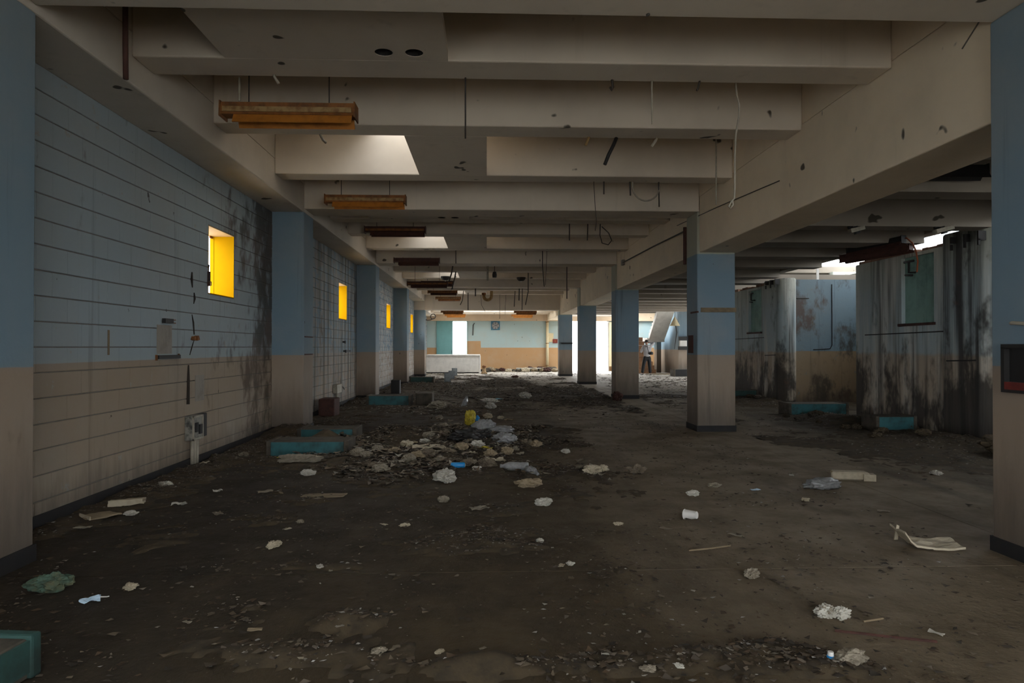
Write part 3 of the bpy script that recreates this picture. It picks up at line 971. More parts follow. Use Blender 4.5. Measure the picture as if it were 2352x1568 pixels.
tag(obj('coiled_cable', MB().tube([Vector((WX + 0.06, 36.5, 2.95)) + Vector((0.6 * t, 0, -0.12 * math.sin(3 * t))) for t in np.linspace(0, 1, 8)] + [Vector((-2.86, 36.5, 2.93)) + Vector((0.13 * math.cos(a), 0, 0.13 * math.sin(a) + 0.1)) for a in np.linspace(-1.5, 6, 16)], 0.025, 6), MT['wire']), 'dark cable with a coiled end beside the fifth left column', 'cable')

# ---------------------------------------------------------------- teal plinths on the floor
def plinth(xa, xb, y, dy, h, label, rotz=0.0, face='teal'):
    t = thing('plinth', ((xa + xb) / 2, y, 0), label, 'plinth', 'teal machine plinths', rotz)
    L = (xb - xa) / 2
    obj('core', MB().box(-L + 0.03, L - 0.03, 0.012, dy, 0, h - 0.015), MT['kerb'], t, bevel=0.012)
    obj('painted_face', MB().box(-L + 0.06, L - 0.06, 0.0, 0.012, 0.03, h - 0.02), MT[face], t)
    em = MT['tealdark'] if rotz else MT['kerb']
    obj('end_edge', MB().box(-L, -L + 0.06, -0.008, dy, 0, h), em, t, bevel=0.012)
    obj('end_edge', MB().box(L - 0.06, L, -0.008, dy, 0, h), em, t, bevel=0.012)
    return t


plinth(-2.80, -1.93, 10.2, 0.5, 0.20, 'teal faced plinth beside the foot of the second left column')
plinth(-2.78, -1.75, 8.72, 0.5, 0.22, 'teal faced plinth half covered by a dirty cloth near the left wall')
plinth(-2.85, -1.80, 16.3, 0.5, 0.26, 'teal faced plinth with a second slab behind, near the third left column')
plinth(-3.0, -2.05, 26.6, 0.6, 0.25, 'dark plinth near the fourth left column', 0.0, 'tealdark')
plinth(6.15, 7.40, 13.7, 0.5, 0.26, 'long teal faced plinth at the corner of the near booth')
plinth(6.45, 7.15, 11.1, 0.45, 0.26, 'short teal faced plinth half buried by rubble before the near booth')
plinth(6.65, 7.38, 18.3, 0.6, 0.24, 'dark green plinth before the farther booth', 0.0, 'tealdark')
p0 = floor_at(93, 1545)
pc_ = plinth(-0.4, 0.4, 0.0, 0.7, 0.185, 'dark green plinth at the lower left corner of the view', R(84), 'tealdark')
pc_.location = (p0.x - 0.4 * math.cos(R(84)), p0.y - 0.4 * math.sin(R(84)), 0)
p0 = at_y(1590, 870, 33.0)
plinth(8.86, 10.3, 32.0, 0.7, 0.36, 'dark plinth with pale end beneath the meter box', 0.0, 'base')  # shade put into the face: near-black paint in place of teal
tag(obj('slab_offcut', MB().box(-0.2, 0.2, -0.3, 0.3, 0, 0.3), MT['kerb'], loc=(-1.5, 16.7, 0), bevel=0.02), 'grey concrete slab standing behind the third left plinth', 'concrete slab')
tag(obj('slab_offcut', MB().box(-0.13, 0.13, -0.15, 0.15, 0, 0.42), MT['black'], loc=(-2.72, 20.6, 0), bevel=0.02), 'black box standing by the wall in the third bay', 'box')
for i, (px, py) in enumerate([(1028, 877), (1037, 870), (1044, 862)]):
    p = floor_at(px, py)
    h = 0.36
    mb = MB().box(-0.13, 0.13, -0.2, 0.2, 0, h)
    t = thing('concrete_block', p, ['nearest', 'middle', 'farthest'][i] + ' of three grey concrete blocks standing in a row', 'concrete block', 'row of concrete blocks', R(4))
    obj('web', MB().box(-0.13, 0.13, -0.2, -0.16, 0, h).box(-0.13, 0.13, 0.16, 0.2, 0, h).box(-0.13, 0.13, -0.02, 0.02, 0, h), MT['greyblock'], t)
    obj('shell', MB().box(-0.13, -0.095, -0.2, 0.2, 0, h), MT['greyblock'], t)
    obj('shell', MB().box(0.095, 0.13, -0.2, 0.2, 0, h), MT['greyblock'], t)

# ---------------------------------------------------------------- fixtures on the near left wall
p0 = at_x(440, 980, WX)
jb = thing('junction_box', (WX, p0.y, p0.z), 'grey corroded junction box low on the near left wall', 'junction box')
jc = obj('case', MB().box(0, 0.09, -0.19, 0.10, -0.14, 0.14), MT['boxgrey'], jb, bevel=0.008)
obj('side_case', MB().box(0, 0.06, 0.11, 0.30, -0.14, 0.14), MT['black'], jb, bevel=0.008)
obj('cover_frame', MB().box(0.09, 0.10, -0.19, -0.165, -0.14, 0.14).box(0.09, 0.10, 0.075, 0.10, -0.14, 0.14).box(0.09, 0.10, -0.19, 0.10, -0.14, -0.12).box(0.09, 0.10, -0.19, 0.10, 0.12, 0.14), MT['pipe'], jc)
for i in range(3):
    y = -0.06 + i * 0.065
    obj('conduit', MB().tube([(0.035, y, -0.14), (0.035, y, -p0.z + 0.02)], 0.022), MT['pipe'], jb, smooth=True)
obj('terminal', MB().box(0.09, 0.105, -0.12, -0.05, -0.05, 0.06).box(0.09, 0.11, -0.02, 0.05, -0.08, 0.03), MT['black'], jc)
pa, pb = at_x(372, 736, WX), at_x(400, 736, WX)
br = thing('wall_bracket', (WX, pa.y, pa.z), 'upper rusty channel bracket on the near left wall', 'bracket')
obj('channel', MB().box(0, 0.04, 0, pb.y - pa.y - 0.1, -0.025, 0.025), MT['black'], br)
obj('prong', MB().box(0, 0.012, pb.y - pa.y - 0.1, pb.y - pa.y + 0.02, 0.012, 0.022), MT['rust'], br)
obj('prong', MB().box(0, 0.012, pb.y - pa.y - 0.1, pb.y - pa.y + 0.02, -0.022, -0.012), MT['rust'], br)
pa, pb = at_x(358, 820, WX), at_x(408, 820, WX)
br = thing('wall_bracket', (WX, pa.y, pa.z), 'lower long black channel bracket on the near left wall', 'bracket')
obj('channel', MB().box(0, 0.035, 0, pb.y - pa.y, -0.02, 0.02), MT['black'], br)
obj('end_tab', MB().box(0, 0.02, -0.015, 0.0, -0.035, 0.025), MT['rust'], br)
obj('end_tab', MB().box(0, 0.02, pb.y - pa.y, pb.y - pa.y + 0.015, -0.02, 0.03), MT['rust'], br)
pa, pb = at_x(360, 745, WX), at_x(394, 812, WX)
tag(obj('plaster_patch', MB().box(-0.002, 0.004, 0, pb.y - pa.y, 0, pa.z - pb.z), MT['plasterpatch'], loc=(WX, pa.y, pb.z)), 'grey bare plaster patch between the two brackets', 'plaster patch')
pa, pb = at_x(448, 862, WX), at_x(468, 918, WX)
tag(obj('plaster_patch', MB().box(-0.002, 0.004, 0, pb.y - pa.y, 0, pa.z - pb.z), MT['plasterpatch'], loc=(WX, pa.y, pb.z)), 'small grey plaster patch above the junction box', 'plaster patch')
ch = thing('cable_chase', at_x(431, 928, WX), 'dark decayed cable chase running down the near left wall', 'cable')
for pts, rr in (([(441, 625), (440, 640), (442, 660)], [0.008, 0.016, 0.005]), ([(446, 672), (447, 686), (445, 697)], [0.006, 0.013, 0.006]), ([(441, 722), (444, 740), (446, 768)], [0.004, 0.010, 0.007]),
                ([(446, 780), (440, 800), (436, 815)], [0.004, 0.007, 0.004]), ([(433, 838), (432, 870), (431, 928)], [0.008, 0.019, 0.023])):
    o = ch.location
    obj('cable_stub', MB().tube([at_x(a, b, WX + 0.006) - o for a, b in pts], rr, 7), MT['soot'], ch)
t = thing('wall_anchor', at_x(440, 776, WX), 'rusty paired anchor clips on the cable chase', 'anchor')
obj('clip', MB().prism([(-0.03, -0.02), (0.0, 0.02), (0.035, 0.01), (0.02, -0.03)], 0, 0.04, M4), MT['rust'], t)
obj('clip', MB().prism([(0.06, -0.03), (0.05, 0.02), (0.09, 0.03), (0.12, -0.02)], 0, 0.05, M4), MT['rust'], t)
pa = at_x(470, 640, WX)
hb = thing('window_latch', (WX, pa.y - 0.02, pa.z), 'rusty latch loop beside the nearest yellow window', 'latch')
obj('loop', MB().tube([(0.01, 0.13, 0.17), (0.05, 0.02, 0.17), (0.05, 0.02, -0.02), (0.02, 0.1, -0.03)], 0.008), MT['black'], hb)
obj('plate', MB().box(0, 0.02, 0.1, 0.15, -0.08, 0.10), MT['rustdark'], hb)
obj('hook', MB().tube([(0.0, 0.16, -0.02), (0.0, 0.22, -0.02), (-0.02, 0.27, -0.06)], 0.006), MT['black'], hb)
pa = at_x(247, 790, WX)
tag(obj('paint_drip_strip', MB().box(0, 0.006, 0, 0.025, -0.10, 0.13), MT['wood'], loc=(WX, pa.y, pa.z)), 'thin tan strip stuck on the blue paint of the near left wall', 'strip')
for (px, py, lab) in [(770, 892, 'pale junction box low on the wall of the second bay'), ]:
    p = at_x(px, py, WX)
    t = thing('junction_box', (WX, p.y, p.z), lab, 'junction box')
    obj('case', MB().box(0, 0.1, -0.25, 0.25, -0.1, 0.1), MT['pipe'], t, bevel=0.008)
    obj('conduit', MB().tube([(0.04, 0, -0.1), (0.04, 0, -p.z + 0.02)], 0.03), MT['pipe'], t)
    obj('lever', MB().tube([(0.05, 0.25, 0.05), (0.08, 0.5, 0.0), (0.06, 0.7, -0.06)], 0.012), MT['wire'], t)
tag(obj('debris_box', MB().box(-0.16, 0.16, -0.25, 0.25, 0, 0.36), MT['rustdark'], loc=(-3.22, 14.1, 0), bevel=0.02), 'black rusted box against the wall of the second bay', 'box')
for i, (px, py) in enumerate([(787, 785), (789, 806)]):
    p = at_x(px, py, WX)
    tag(obj('wall_bracket', MB().box(0, 0.05, -0.02, 0.5 * (i + 0.3), -0.02, 0.02).box(0.05, 0.07, -0.02, 0.02, -0.04, 0.03), MT['black'], loc=(WX, p.y, p.z)), ['short black peg under the second yellow window', 'long black peg bracket under the second yellow window'][i], 'bracket')

# fittings on columns
c = colsR[2]
zc = 2.02
obj('strap_band', MB().box(CR0 + 0.06, CR1 + 0.012, 11.185, 11.2, zc - 0.04, zc + 0.035), MT['wood'], c)
obj('strap_end', MB().box(CR0 - 0.01, CR0 + 0.02, 11.19, 11.55, zc - 0.05, zc - 0.02), MT['rustdark'], c)
obj('dark_plate', MB().box(CR0 - 0.03, CR0, 11.42, 11.62, 1.30, 1.60), MT['rustdark'], c)
obj('conduit', MB().tube([(CR0 - 0.02, 11.83, 2.85), (CR0 - 0.02, 11.83, 3.5)], 0.03), MT['rustdark'], c)
c = colsR[1]
obj('box_frame', MB().box(CR0 - 0.05, CR0, 4.42, 4.45, 1.12, 1.40).box(CR0 - 0.05, CR0, 4.2, 4.45, 1.39, 1.42).box(CR0 - 0.05, CR0, 4.2, 4.45, 1.10, 1.12), MT['black'], c)
obj('box_back', MB().box(CR0 - 0.012, CR0, 4.2, 4.42, 1.12, 1.39), MT['black'], c)
obj('box_tray', MB().box(CR0 - 0.05, CR0 - 0.012, 4.2, 4.42, 1.12, 1.17), MT['red'], c)
obj('hook', MB().tube([(CR0, 4.42, 1.56), (CR0 - 0.04, 4.36, 1.56), (CR0 - 0.03, 4.25, 1.55)], 0.012), MT['pipe'], c)
c = colsR[5]
obj('shelf_bracket', MB().box(CR0 + 0.1, CR1, 32.7, 32.8, 1.55, 1.62), MT['black'], c)
c = colsL[2]
for zz in (1.27, 1.56):
    obj('strap', MB().box(CL1, CL1 + 0.01, 11.25, 11.75, zz, zz + 0.02), MT['rustdark'], c)

# beam pipe and cables on the right beam
bx_ = CR0 + 0.02
tag(obj('conduit', MB().tube([at_x(1432, 602, bx_ - 0.02), at_x(1500, 566, bx_ - 0.02), at_x(1570, 532, bx_ - 0.02)], 0.014), MT['wire']), 'thin conduit running along the right beam past the second column', 'conduit')
tag(obj('cable', MB().tube([at_x(1555, 518, bx_), at_x(1660, 470, bx_), at_x(1790, 415, bx_)], 0.006), MT['wire']), 'thin sagging cable on the nearest stretch of right beam', 'cable')
p = at_x(1432, 602, bx_)
tag(obj('junction_box', MB().box(-0.05, 0.02, -0.08, 0.08, -0.08, 0.06), MT['boxgrey'], loc=p, bevel=0.01), 'small box at the end of the right beam conduit', 'junction box')

# ---------------------------------------------------------------- hanging lamps
def lamp(px0, px1, py, y, label, mats=('rust', 'rustpale', 'rustorange'), ztop=ZRIB, group='rusted fluorescent lamps', tilt=0.0):
    a, b = at_y(px0, py, y), at_y(px1, py, y)
    L = (b.x - a.x) / 2
    t = thing('fluorescent_lamp', ((a.x + b.x) / 2, y, a.z), label, 'lamp', group)
    t.rotation_euler = (0, tilt, 0)
    prof = [(-0.085, -0.02), (-0.075, 0.075), (0.075, 0.075), (0.085, -0.02), (0.07, -0.035), (-0.07, -0.035)]
    hs_ = obj('housing', MB().prism(prof, -L, L, M4), MT[mats[0]], t)
    obj('face_strip', MB().box(-L + 0.02, L - 0.02, -0.098, -0.084, -0.018, 0.028), MT[mats[1]], hs_)
    obj('end_cap', MB().prism([(-0.1, -0.06), (-0.09, 0.085), (0.09, 0.085), (0.1, -0.06)], L, L + 0.012, M4), MT[mats[0]], hs_)
    obj('end_cap', MB().prism([(-0.1, -0.06), (-0.09, 0.085), (0.09, 0.085), (0.1, -0.06)], -L - 0.012, -L, M4), MT[mats[0]], hs_)
    obj('reflector', MB().prism([(-0.06, -0.035), (-0.10, -0.115), (-0.09, -0.118), (-0.05, -0.04)], -L + 0.11, L - 0.02, M4).prism([(0.06, -0.035), (0.10, -0.115), (0.09, -0.118), (0.05, -0.04)], -L + 0.11, L - 0.02, M4), MT[mats[2]], t)
    for s in (-0.62, 0.6):
        obj('rod', MB().tube([(L * s, 0, 0.07), (L * s, 0, max(0.1, ztop - a.z))], 0.006, 6), MT['wire'], t)
    return t


lamp(514, 816, 258, 6.45, 'nearest large orange rusted fluorescent lamp hanging at upper left', ztop=4.6)
tag(obj('support_rod', MB().tube([at_y(550, 178, 6.42), at_y(550, 232, 6.42)], 0.011), MT['pipe']), 'pale rod above the nearest rusted lamp', 'rod')
lamp(749, 931, 460, 10.7, 'second rusted lamp, orange, over the second left column', ztop=4.6)
lamp(839, 977, 529, 14.1, 'third lamp in the left lamp row, dark rust', ('rustdark', 'rust', 'rustdark'), 4.6)
lamp(906, 1009, 599, 18.2, 'fourth lamp in the left lamp row, almost black', ('rustdark', 'rustdark', 'rustdark'), ZTB + 0.1)
lamp(936, 1028, 652, 21.4, 'fifth lamp in the left lamp row, dark brown', ('rustdark', 'rust', 'rustdark'), 4.6)
lamp(968, 1040, 650, 24.8, 'sixth lamp, partly hidden behind the fifth dark lamp', ('rustdark', 'rust', 'rustdark'), 4.6)
lamp(983, 1050, 671, 28.5, 'seventh lamp, reddish brown, second last before the deep beam', ('rust', 'rust', 'rustdark'), 4.6)
lamp(1001, 1058, 685, 31.6, 'eighth lamp, small, hanging just before the deep beam', ('rust', 'rustpale', 'rust'), 4.6)
lamp(1013, 1064, 716, 34.75, 'darker lamp of the left pair before the far wall', ('rust', 'rust', 'rust'), FZR, 'lamps of the last bay')
lamp(1022, 1069, 724, 38.45, 'orange lamp of the left pair before the far wall', ('rustorange', 'rustorange', 'rustorange'), FZR, 'lamps of the last bay')
lamp(1181, 1232, 717, 34.75, 'darker lamp of the right pair before the far wall', ('rust', 'rust', 'rust'), FZR, 'lamps of the last bay')
lamp(1175, 1223, 725, 38.45, 'orange lamp of the right pair before the far wall', ('rustorange', 'rustorange', 'rustorange'), FZR, 'lamps of the last bay')
# right aisle lamps
a, b = Vector((6.62, 12.5, 3.15)), Vector((6.45, 10.4, 3.22))


def bar_lamp(p, q, label, m1, m2, w=0.16):
    d = q - p
    t = thing('fluorescent_lamp', (p + q) / 2, label, 'lamp', 'lamps of the right aisle')
    t.rotation_euler = d.to_track_quat('X', 'Z').to_euler()
    L = d.length / 2
    obj('housing', MB().prism([(-w / 2, -0.03), (-w / 2 + 0.02, 0.06), (w / 2 - 0.02, 0.06), (w / 2, -0.03)], -L, L, M4), MT[m1], t)
    obj('reflector', MB().prism([(-w / 2, -0.03), (-w / 2 - 0.04, -0.09), (-w / 2 - 0.03, -0.092), (-w / 2 + 0.02, -0.03)], -L, L, M4).prism([(w / 2, -0.03), (w / 2 + 0.04, -0.09), (w / 2 + 0.03, -0.092), (w / 2 - 0.02, -0.03)], -L, L, M4), MT[m2], t)
    obj('end_cap', MB().box(-L - 0.01, -L, -w / 2, w / 2, -0.06, 0.07), MT[m1], t)
    obj('end_cap', MB().box(L, L + 0.01, -w / 2, w / 2, -0.06, 0.07), MT[m1], t)
    return t


bar_lamp(at_y(1934, 594, 12.3), at_y(2092, 566, 11.3), 'dark red sagging lamp hanging before the near booth', 'rustdark', 'rustdark')
bar_lamp(at_y(1950, 578, 12.0), at_y(2075, 550, 11.0), 'black lamp lying against the sagging red lamp', 'black', 'rustdark', 0.12)
pa, pb = at_y(2146, 392, 7.3), at_y(2264, 392, 7.3)
t = bar_lamp(pa, pb, 'short black lamp high in the right aisle near the column', 'black', 'black', 0.1)
obj('rod', MB().tube([(0, 0, 0.05), (0, 0, ZSR - pa.z)], 0.012), MT['black'], t)
for (px, py, y, sz, lab) in [(1777, 523, 9.62, 0.17, 'small pale lamp box on the right aisle rib beside the beam'), (1967, 527, 9.62, 0.21, 'pale lamp box in the middle of the right aisle rib'), (2167, 527, 9.62, 0.27, 'long pale lamp box over the near booth')]:
    p = at_y(px, py, y - 0.07)
    t = thing('lamp_box', p, lab, 'lamp box')
    t.rotation_euler = (0, R(-14), 0)
    obj('case', MB().box(-sz / 2, sz / 2, -0.05, 0.05, -0.03, 0.03), MT['pipe'], t, bevel=0.006)
    obj('bracket', MB().box(-0.03, 0.03, 0.0, 0.16, 0.02, 0.05).box(-0.03, 0.03, 0.12, 0.16, 0.05, 0.16).box(-0.03, 0.03, -0.03, 0.03, -0.06, -0.03), MT['black'], t)
tag(obj('cable', MB().tube([at_y(2066, 552, 11.05), at_y(2082, 546, 11.0), at_y(2096, 558, 10.95), at_y(2104, 577, 10.95), at_y(2108, 600, 10.9), at_y(2106, 625, 10.9)], 0.014), MT['wireorange']), 'curved red cable dangling from the sagging lamp', 'cable')
p = at_y(1878, 642, 18.2)
t = thing('hanging_strip', p, 'pale narrow strip dangling before the blue booth side', 'strip')
obj('strip', MB().box(-0.035, 0.035, -0.01, 0.01, -0.12, 0.30), MT['white'], t)
obj('end_tab', MB().box(-0.02, 0.02, -0.012, 0.012, -0.22, -0.12), MT['wireorange'], t)
for i, (px, py) in enumerate([(1785, 656), (1900, 656)]):
    p = at_y(px, py, 18.3)
    tag(obj('insulator_bracket', MB().box(-0.12, 0.12, -0.02, 0.02, 0.02, 0.10).box(-0.1, -0.06, -0.02, 0.02, -0.08, 0.02).box(0.0, 0.04, -0.02, 0.02, -0.05, 0.02), MT['black'], loc=p), ['left', 'right'][i] + ' of two black cable brackets under the farther right aisle beam', 'bracket')

def soffit(y):
    for k, y0 in enumerate(LINES):
        if y0 <= y <= y0 + CD:
            return ZTB if k < 5 else 3.18
        for a, b in SLOT:
            if y0 + a <= y <= y0 + b:
                return ZRIB
    return ZS


# ---------------------------------------------------------------- hanging wires, rods, pipes under the ceiling
def wire(pts, y, label, m='wire', r=0.006, name='hanging_wire', cat='wire', group=None, dy=None):
    P = [at_y(px, py, y + (dy[i] if dy else 0)) for i, (px, py) in enumerate(pts)]
    zs = soffit(P[0].y)
    if zs > P[0].z + 0.005 and P[0].x < CR0:
        P.insert(0, Vector((P[0].x, P[0].y, zs)))
    base = Vector((P[0].x, P[0].y, min(q.z for q in P)))
    o = obj(name, MB().tube([q - base for q in P], r, 6), MT[m], loc=base, smooth=True)
    return tag(o, label, cat, group)


wire([(1069, 182), (1069, 318)], 6.15, 'straight dark rod hanging from the second rib at the middle', r=0.008, name='hanging_rod', cat='rod')
wire([(1497, 188), (1498, 285)], 6.15, 'short pale rod hanging right of the middle of the second rib', 'pipe', 0.008, 'hanging_rod', 'rod')
wire([(1406, 188), (1408, 200), (1405, 207), (1401, 200)], 6.15, 'small dark hook under the second rib, right of centre', r=0.012, name='hook', cat='hook')
wire([(1607, 188), (1603, 204), (1600, 208)], 6.15, 'small bent hook under the second rib beside the pale cord', r=0.01, name='hook', cat='hook')
wire([(1488, 26), (1490, 34), (1485, 35)], 4.55, 'tiny dark hook under the nearest cross beam', r=0.01, name='hook', cat='hook')
wire([(1690, 190), (1692, 215), (1698, 240), (1697, 270), (1690, 310), (1688, 360), (1688, 420), (1687, 455), (1680, 462), (1674, 474), (1678, 478), (1684, 470), (1682, 458)], 6.3, 'long pale cord with a loop at its end beside the right beam', 'wirepale', 0.009)
wire([(1416, 316), (1408, 335), (1398, 355), (1389, 378)], 7.85, 'thick black hose end hanging from the third rib', 'black', 0.022, 'hose', 'hose')
wire([(1353, 314), (1345, 334)], 7.85, 'short rusty pipe end left of the black hose', 'rustpale', 0.017, 'pipe_end', 'pipe')
wire([(1508, 320), (1497, 336)], 7.85, 'short pale pipe end right of the black hose', 'pipe', 0.015, 'pipe_end', 'pipe')
wire([(1387, 421), (1387, 446)], 9.95, 'leftmost short rod under the fourth rib near the ring wire', r=0.01, name='hanging_rod', cat='rod')
wire([(1447, 422), (1448, 449)], 9.95, 'short rod at the left end of the ring wire', r=0.012, name='hanging_rod', cat='rod')
wire([(1513, 422), (1514, 475)], 9.95, 'longer rod at the right end of the ring wire', r=0.01, name='hanging_rod', cat='rod')
wire([(1484 + 31 * math.cos(a), 428 - 33 * math.sin(a)) for a in np.linspace(math.pi, 2 * math.pi, 14)], 9.95, 'half ring of grey wire between two rods', 'wirepale', 0.012)
wire([(1364, 421), (1366, 460), (1370, 510), (1367, 530)], 9.95, 'long thin wire left of the ring wire', r=0.005)
wire([(1645, 424), (1645, 470)], 8.6, 'short pale rod on the right beam below the fourth rib', 'pipe', 0.01, 'hanging_rod', 'rod')
wire([(1379, 508), (1378, 540), (1383, 558), (1397, 562), (1405, 552), (1398, 535), (1382, 520)], 13.4, 'dangling black wire loop beyond the second cross beam', r=0.011)
wire([(1308, 515), (1308, 552)], 13.4, 'short dark rod left of the black wire loop', r=0.012, name='hanging_rod', cat='rod')
wire([(1350, 515), (1349, 552)], 13.4, 'short dark rod just left of the black wire loop', r=0.012, name='hanging_rod', cat='rod')
wire([(1246, 575), (1246, 610), (1250, 658)], 17.2, 'long dark hanging rod over the middle of the hall', r=0.012, name='hanging_rod', cat='rod')
wire([(1256, 580), (1253, 655)], 17.25, 'thin wire just right of the long dark rod', r=0.006)
wire([(1047, 575), (1047, 605)], 17.2, 'dark rod left of the hall middle above the fifth lamp', r=0.013, name='hanging_rod', cat='rod')
wire([(1040, 610), (1037, 628), (1031, 647)], 19.0, 'slanting dark wire above the fifth lamp', r=0.02)
wire([(1047, 624), (1044, 640), (1038, 665)], 22.0, 'slanting dark wire right of the sixth lamp', r=0.022)
wire([(1302, 612), (1302, 686)], 20.6, 'tall dark rod at the right of the hall before the third column', r=0.016, name='hanging_rod', cat='rod')
wire([(1213, 630), (1213, 670), (1207, 700)], 22.3, 'curved dark wire over the hall middle', r=0.016)
wire([(1193, 652), (1192, 690)], 26.2, 'dark rod with a ring left of the curved wire', r=0.022, name='hanging_rod', cat='rod')
wire([(1200, 660), (1199, 712)], 26.3, 'long thin rod near the right lamp pair', r=0.016, name='hanging_rod', cat='rod')
wire([(1075, 668), (1075, 712)], 30.5, 'dark rod on the deep beam left of the trap pipe', r=0.02, name='hanging_rod', cat='rod')
wire([(1065, 668), (1062, 690), (1057, 700)], 30.5, 'bent dark wire above the left lamp pair', r=0.02)
wire([(1092, 660), (1092, 680)], 29.0, 'short stub rod left of the trap pipe', r=0.03, name='hanging_rod', cat='rod')
wire([(1183, 668), (1181, 704)], 30.5, 'thin dark rod on the deep beam right of the trap pipe', r=0.018, name='hanging_rod', cat='rod')
wire([(1148, 668), (1148, 732)], 32.0, 'very long thin wire hanging at the centre before the exhaust fan', r=0.01)
wire([(1104, 672), (1106, 700), (1114, 715)], 32.0, 'curling thin wire before the left lamp pair', r=0.01)
wire([(1162, 672), (1160, 722)], 32.0, 'thin wire just right of the centre wire', r=0.008)
wire([(1120, 620), (1120, 644)], 20.5, 'pale short pipe hanging above the trap pipe', 'pipe', 0.035, 'pipe_end', 'pipe')
for (px, py) in ((1136, 631),):
    p = at_y(px, py, 20.5)
    t = thing('lamp_socket', p, 'black hanging lamp socket above the trap pipe', 'lamp socket')
    obj('body', MB().lathe([(0.0, 0.1), (0.05, 0.09), (0.07, 0.0), (0.06, -0.08), (0.0, -0.08)], 12), MT['black'], t)
    obj('cord', MB().tube([(0, 0, 0.09), (0, 0, ZS - p.z)], 0.01), MT['black'], t)
for i, (px, py) in enumerate([(1023, 636), (1197, 638)]):
    p = at_z(px, py, ZRIB - 0.02)
    t = thing('dome_lamp', (p.x, p.y, ZRIB), ['left', 'right'][i] + ' of two dark dome lamps on the ceiling ribs', 'lamp')
    obj('dome', MB().lathe([(0.16, 0), (0.15, -0.06), (0.10, -0.12), (0.0, -0.14)], 16), MT['black'], t, smooth=True)
    obj('bulb', MB().lathe([(0.03, -0.13), (0.03, -0.16), (0.0, -0.17)], 8), MT['white'], t)
p = at_y(1129, 660, 30.0)
t = thing('trap_pipe', p, 'rusty curved trap pipe hanging before the deep beam', 'pipe')
obj('pipe', MB().tube([(0, 0, 0.5), (0, 0, -0.35)] + [(-0.17 + 0.17 * math.cos(a), 0, -0.38 + 0.17 * math.sin(a)) for a in np.linspace(0, -math.pi, 10)] + [(-0.34, 0, -0.3)], 0.07, 10), MT['rustpale'], t, smooth=True)
obj('collar', MB().tube([(-0.34, 0, -0.33), (-0.34, 0, -0.24)], 0.095, 10), MT['rust'], t)
wire([(288, 25), (288, 100), (289, 182)], 5.25, 'vertical rusty pipe against the left beam', 'rustdark', 0.02, 'pipe', 'pipe')
wire([(2262, 12), (2252, 45), (2230, 80), (2210, 112)], 4.62, 'thin wire hanging at the top of the nearest right column', 'wire', 0.005)
wire([(630, 176), (634, 182), (640, 192)], 6.15, 'small bent pipe end under the second rib at left', 'pipe', 0.013, 'pipe_end', 'pipe')
wire([(736, 310), (742, 322), (749, 328)], 7.85, 'small bent pipe end under the third rib at left', 'pipe', 0.014, 'pipe_end', 'pipe')

# ---------------------------------------------------------------- dirt layer, leaf litter, grit
def vnoise(x, y, seed):
    """smooth value noise on arrays"""
    xi, yi = np.floor(x).astype(np.int64), np.floor(y).astype(np.int64)
    xf, yf = x - xi, y - yi
    u, v_ = xf * xf * (3 - 2 * xf), yf * yf * (3 - 2 * yf)

    def h(a, b):
        n_ = (a * 374761393 + b * 668265263 + seed * 982451653) & 0x7fffffff
        n_ = ((n_ ^ (n_ >> 13)) * 1274126177) & 0x7fffffff
        return ((n_ ^ (n_ >> 16)) & 0xffff) / 65535.0
    return (h(xi, yi) * (1 - u) + h(xi + 1, yi) * u) * (1 - v_) + (h(xi, yi + 1) * (1 - u) + h(xi + 1, yi + 1) * u) * v_


def fbm(x, y, seed, oct_=5):
    t, a, s_ = 0, 0.5, 1.0
    for k in range(oct_):
        t = t + a * vnoise(x * s_, y * s_, seed + k * 17)
        a *= 0.5
        s_ *= 2.03
    return t


def bumps(x, y, spots):
    t = np.zeros_like(x)
    for (cx, cy, rx, ry, w_) in spots:
        t = t + w_ * np.exp(-(((x - cx) / rx) ** 2 + ((y - cy) / ry) ** 2))
    return t


PT = lambda px, py: floor_at(px, py)
HEAPS = []
for px, py, rx, ry, w_ in [(1060, 940, 1.1, 0.9, 0.8), (1040, 1000, 1.3, 1.1, 1.0), (950, 1050, 1.1, 0.8, 0.9), (1130, 1020, 0.9, 0.9, 0.8), (900, 1085, 0.6, 0.4, 0.6),
                           (760, 1020, 0.5, 0.6, 1.0), (700, 1060, 0.8, 0.4, 0.7), (1080, 1240, 0.55, 0.30, 0.7), (820, 1430, 0.16, 0.12, 0.9), (1130, 1530, 0.35, 0.12, 0.8),
                           (640, 1500, 0.4, 0.15, 0.6), (1350, 1080, 0.7, 0.4, 0.6), (1500, 1000, 0.6, 0.6, 0.35), (740, 1300, 0.3, 0.12, 0.5), (1600, 1520, 0.5, 0.15, 0.7),
                           (1820, 1500, 0.5, 0.15, 0.6), (1950, 1540, 0.25, 0.1, 0.9), (1150, 1170, 0.35, 0.25, 0.5), (1400, 1225, 0.25, 0.15, 0.4)]:
    p = PT(px, py)
    HEAPS.append((p.x, p.y, rx, ry, w_))
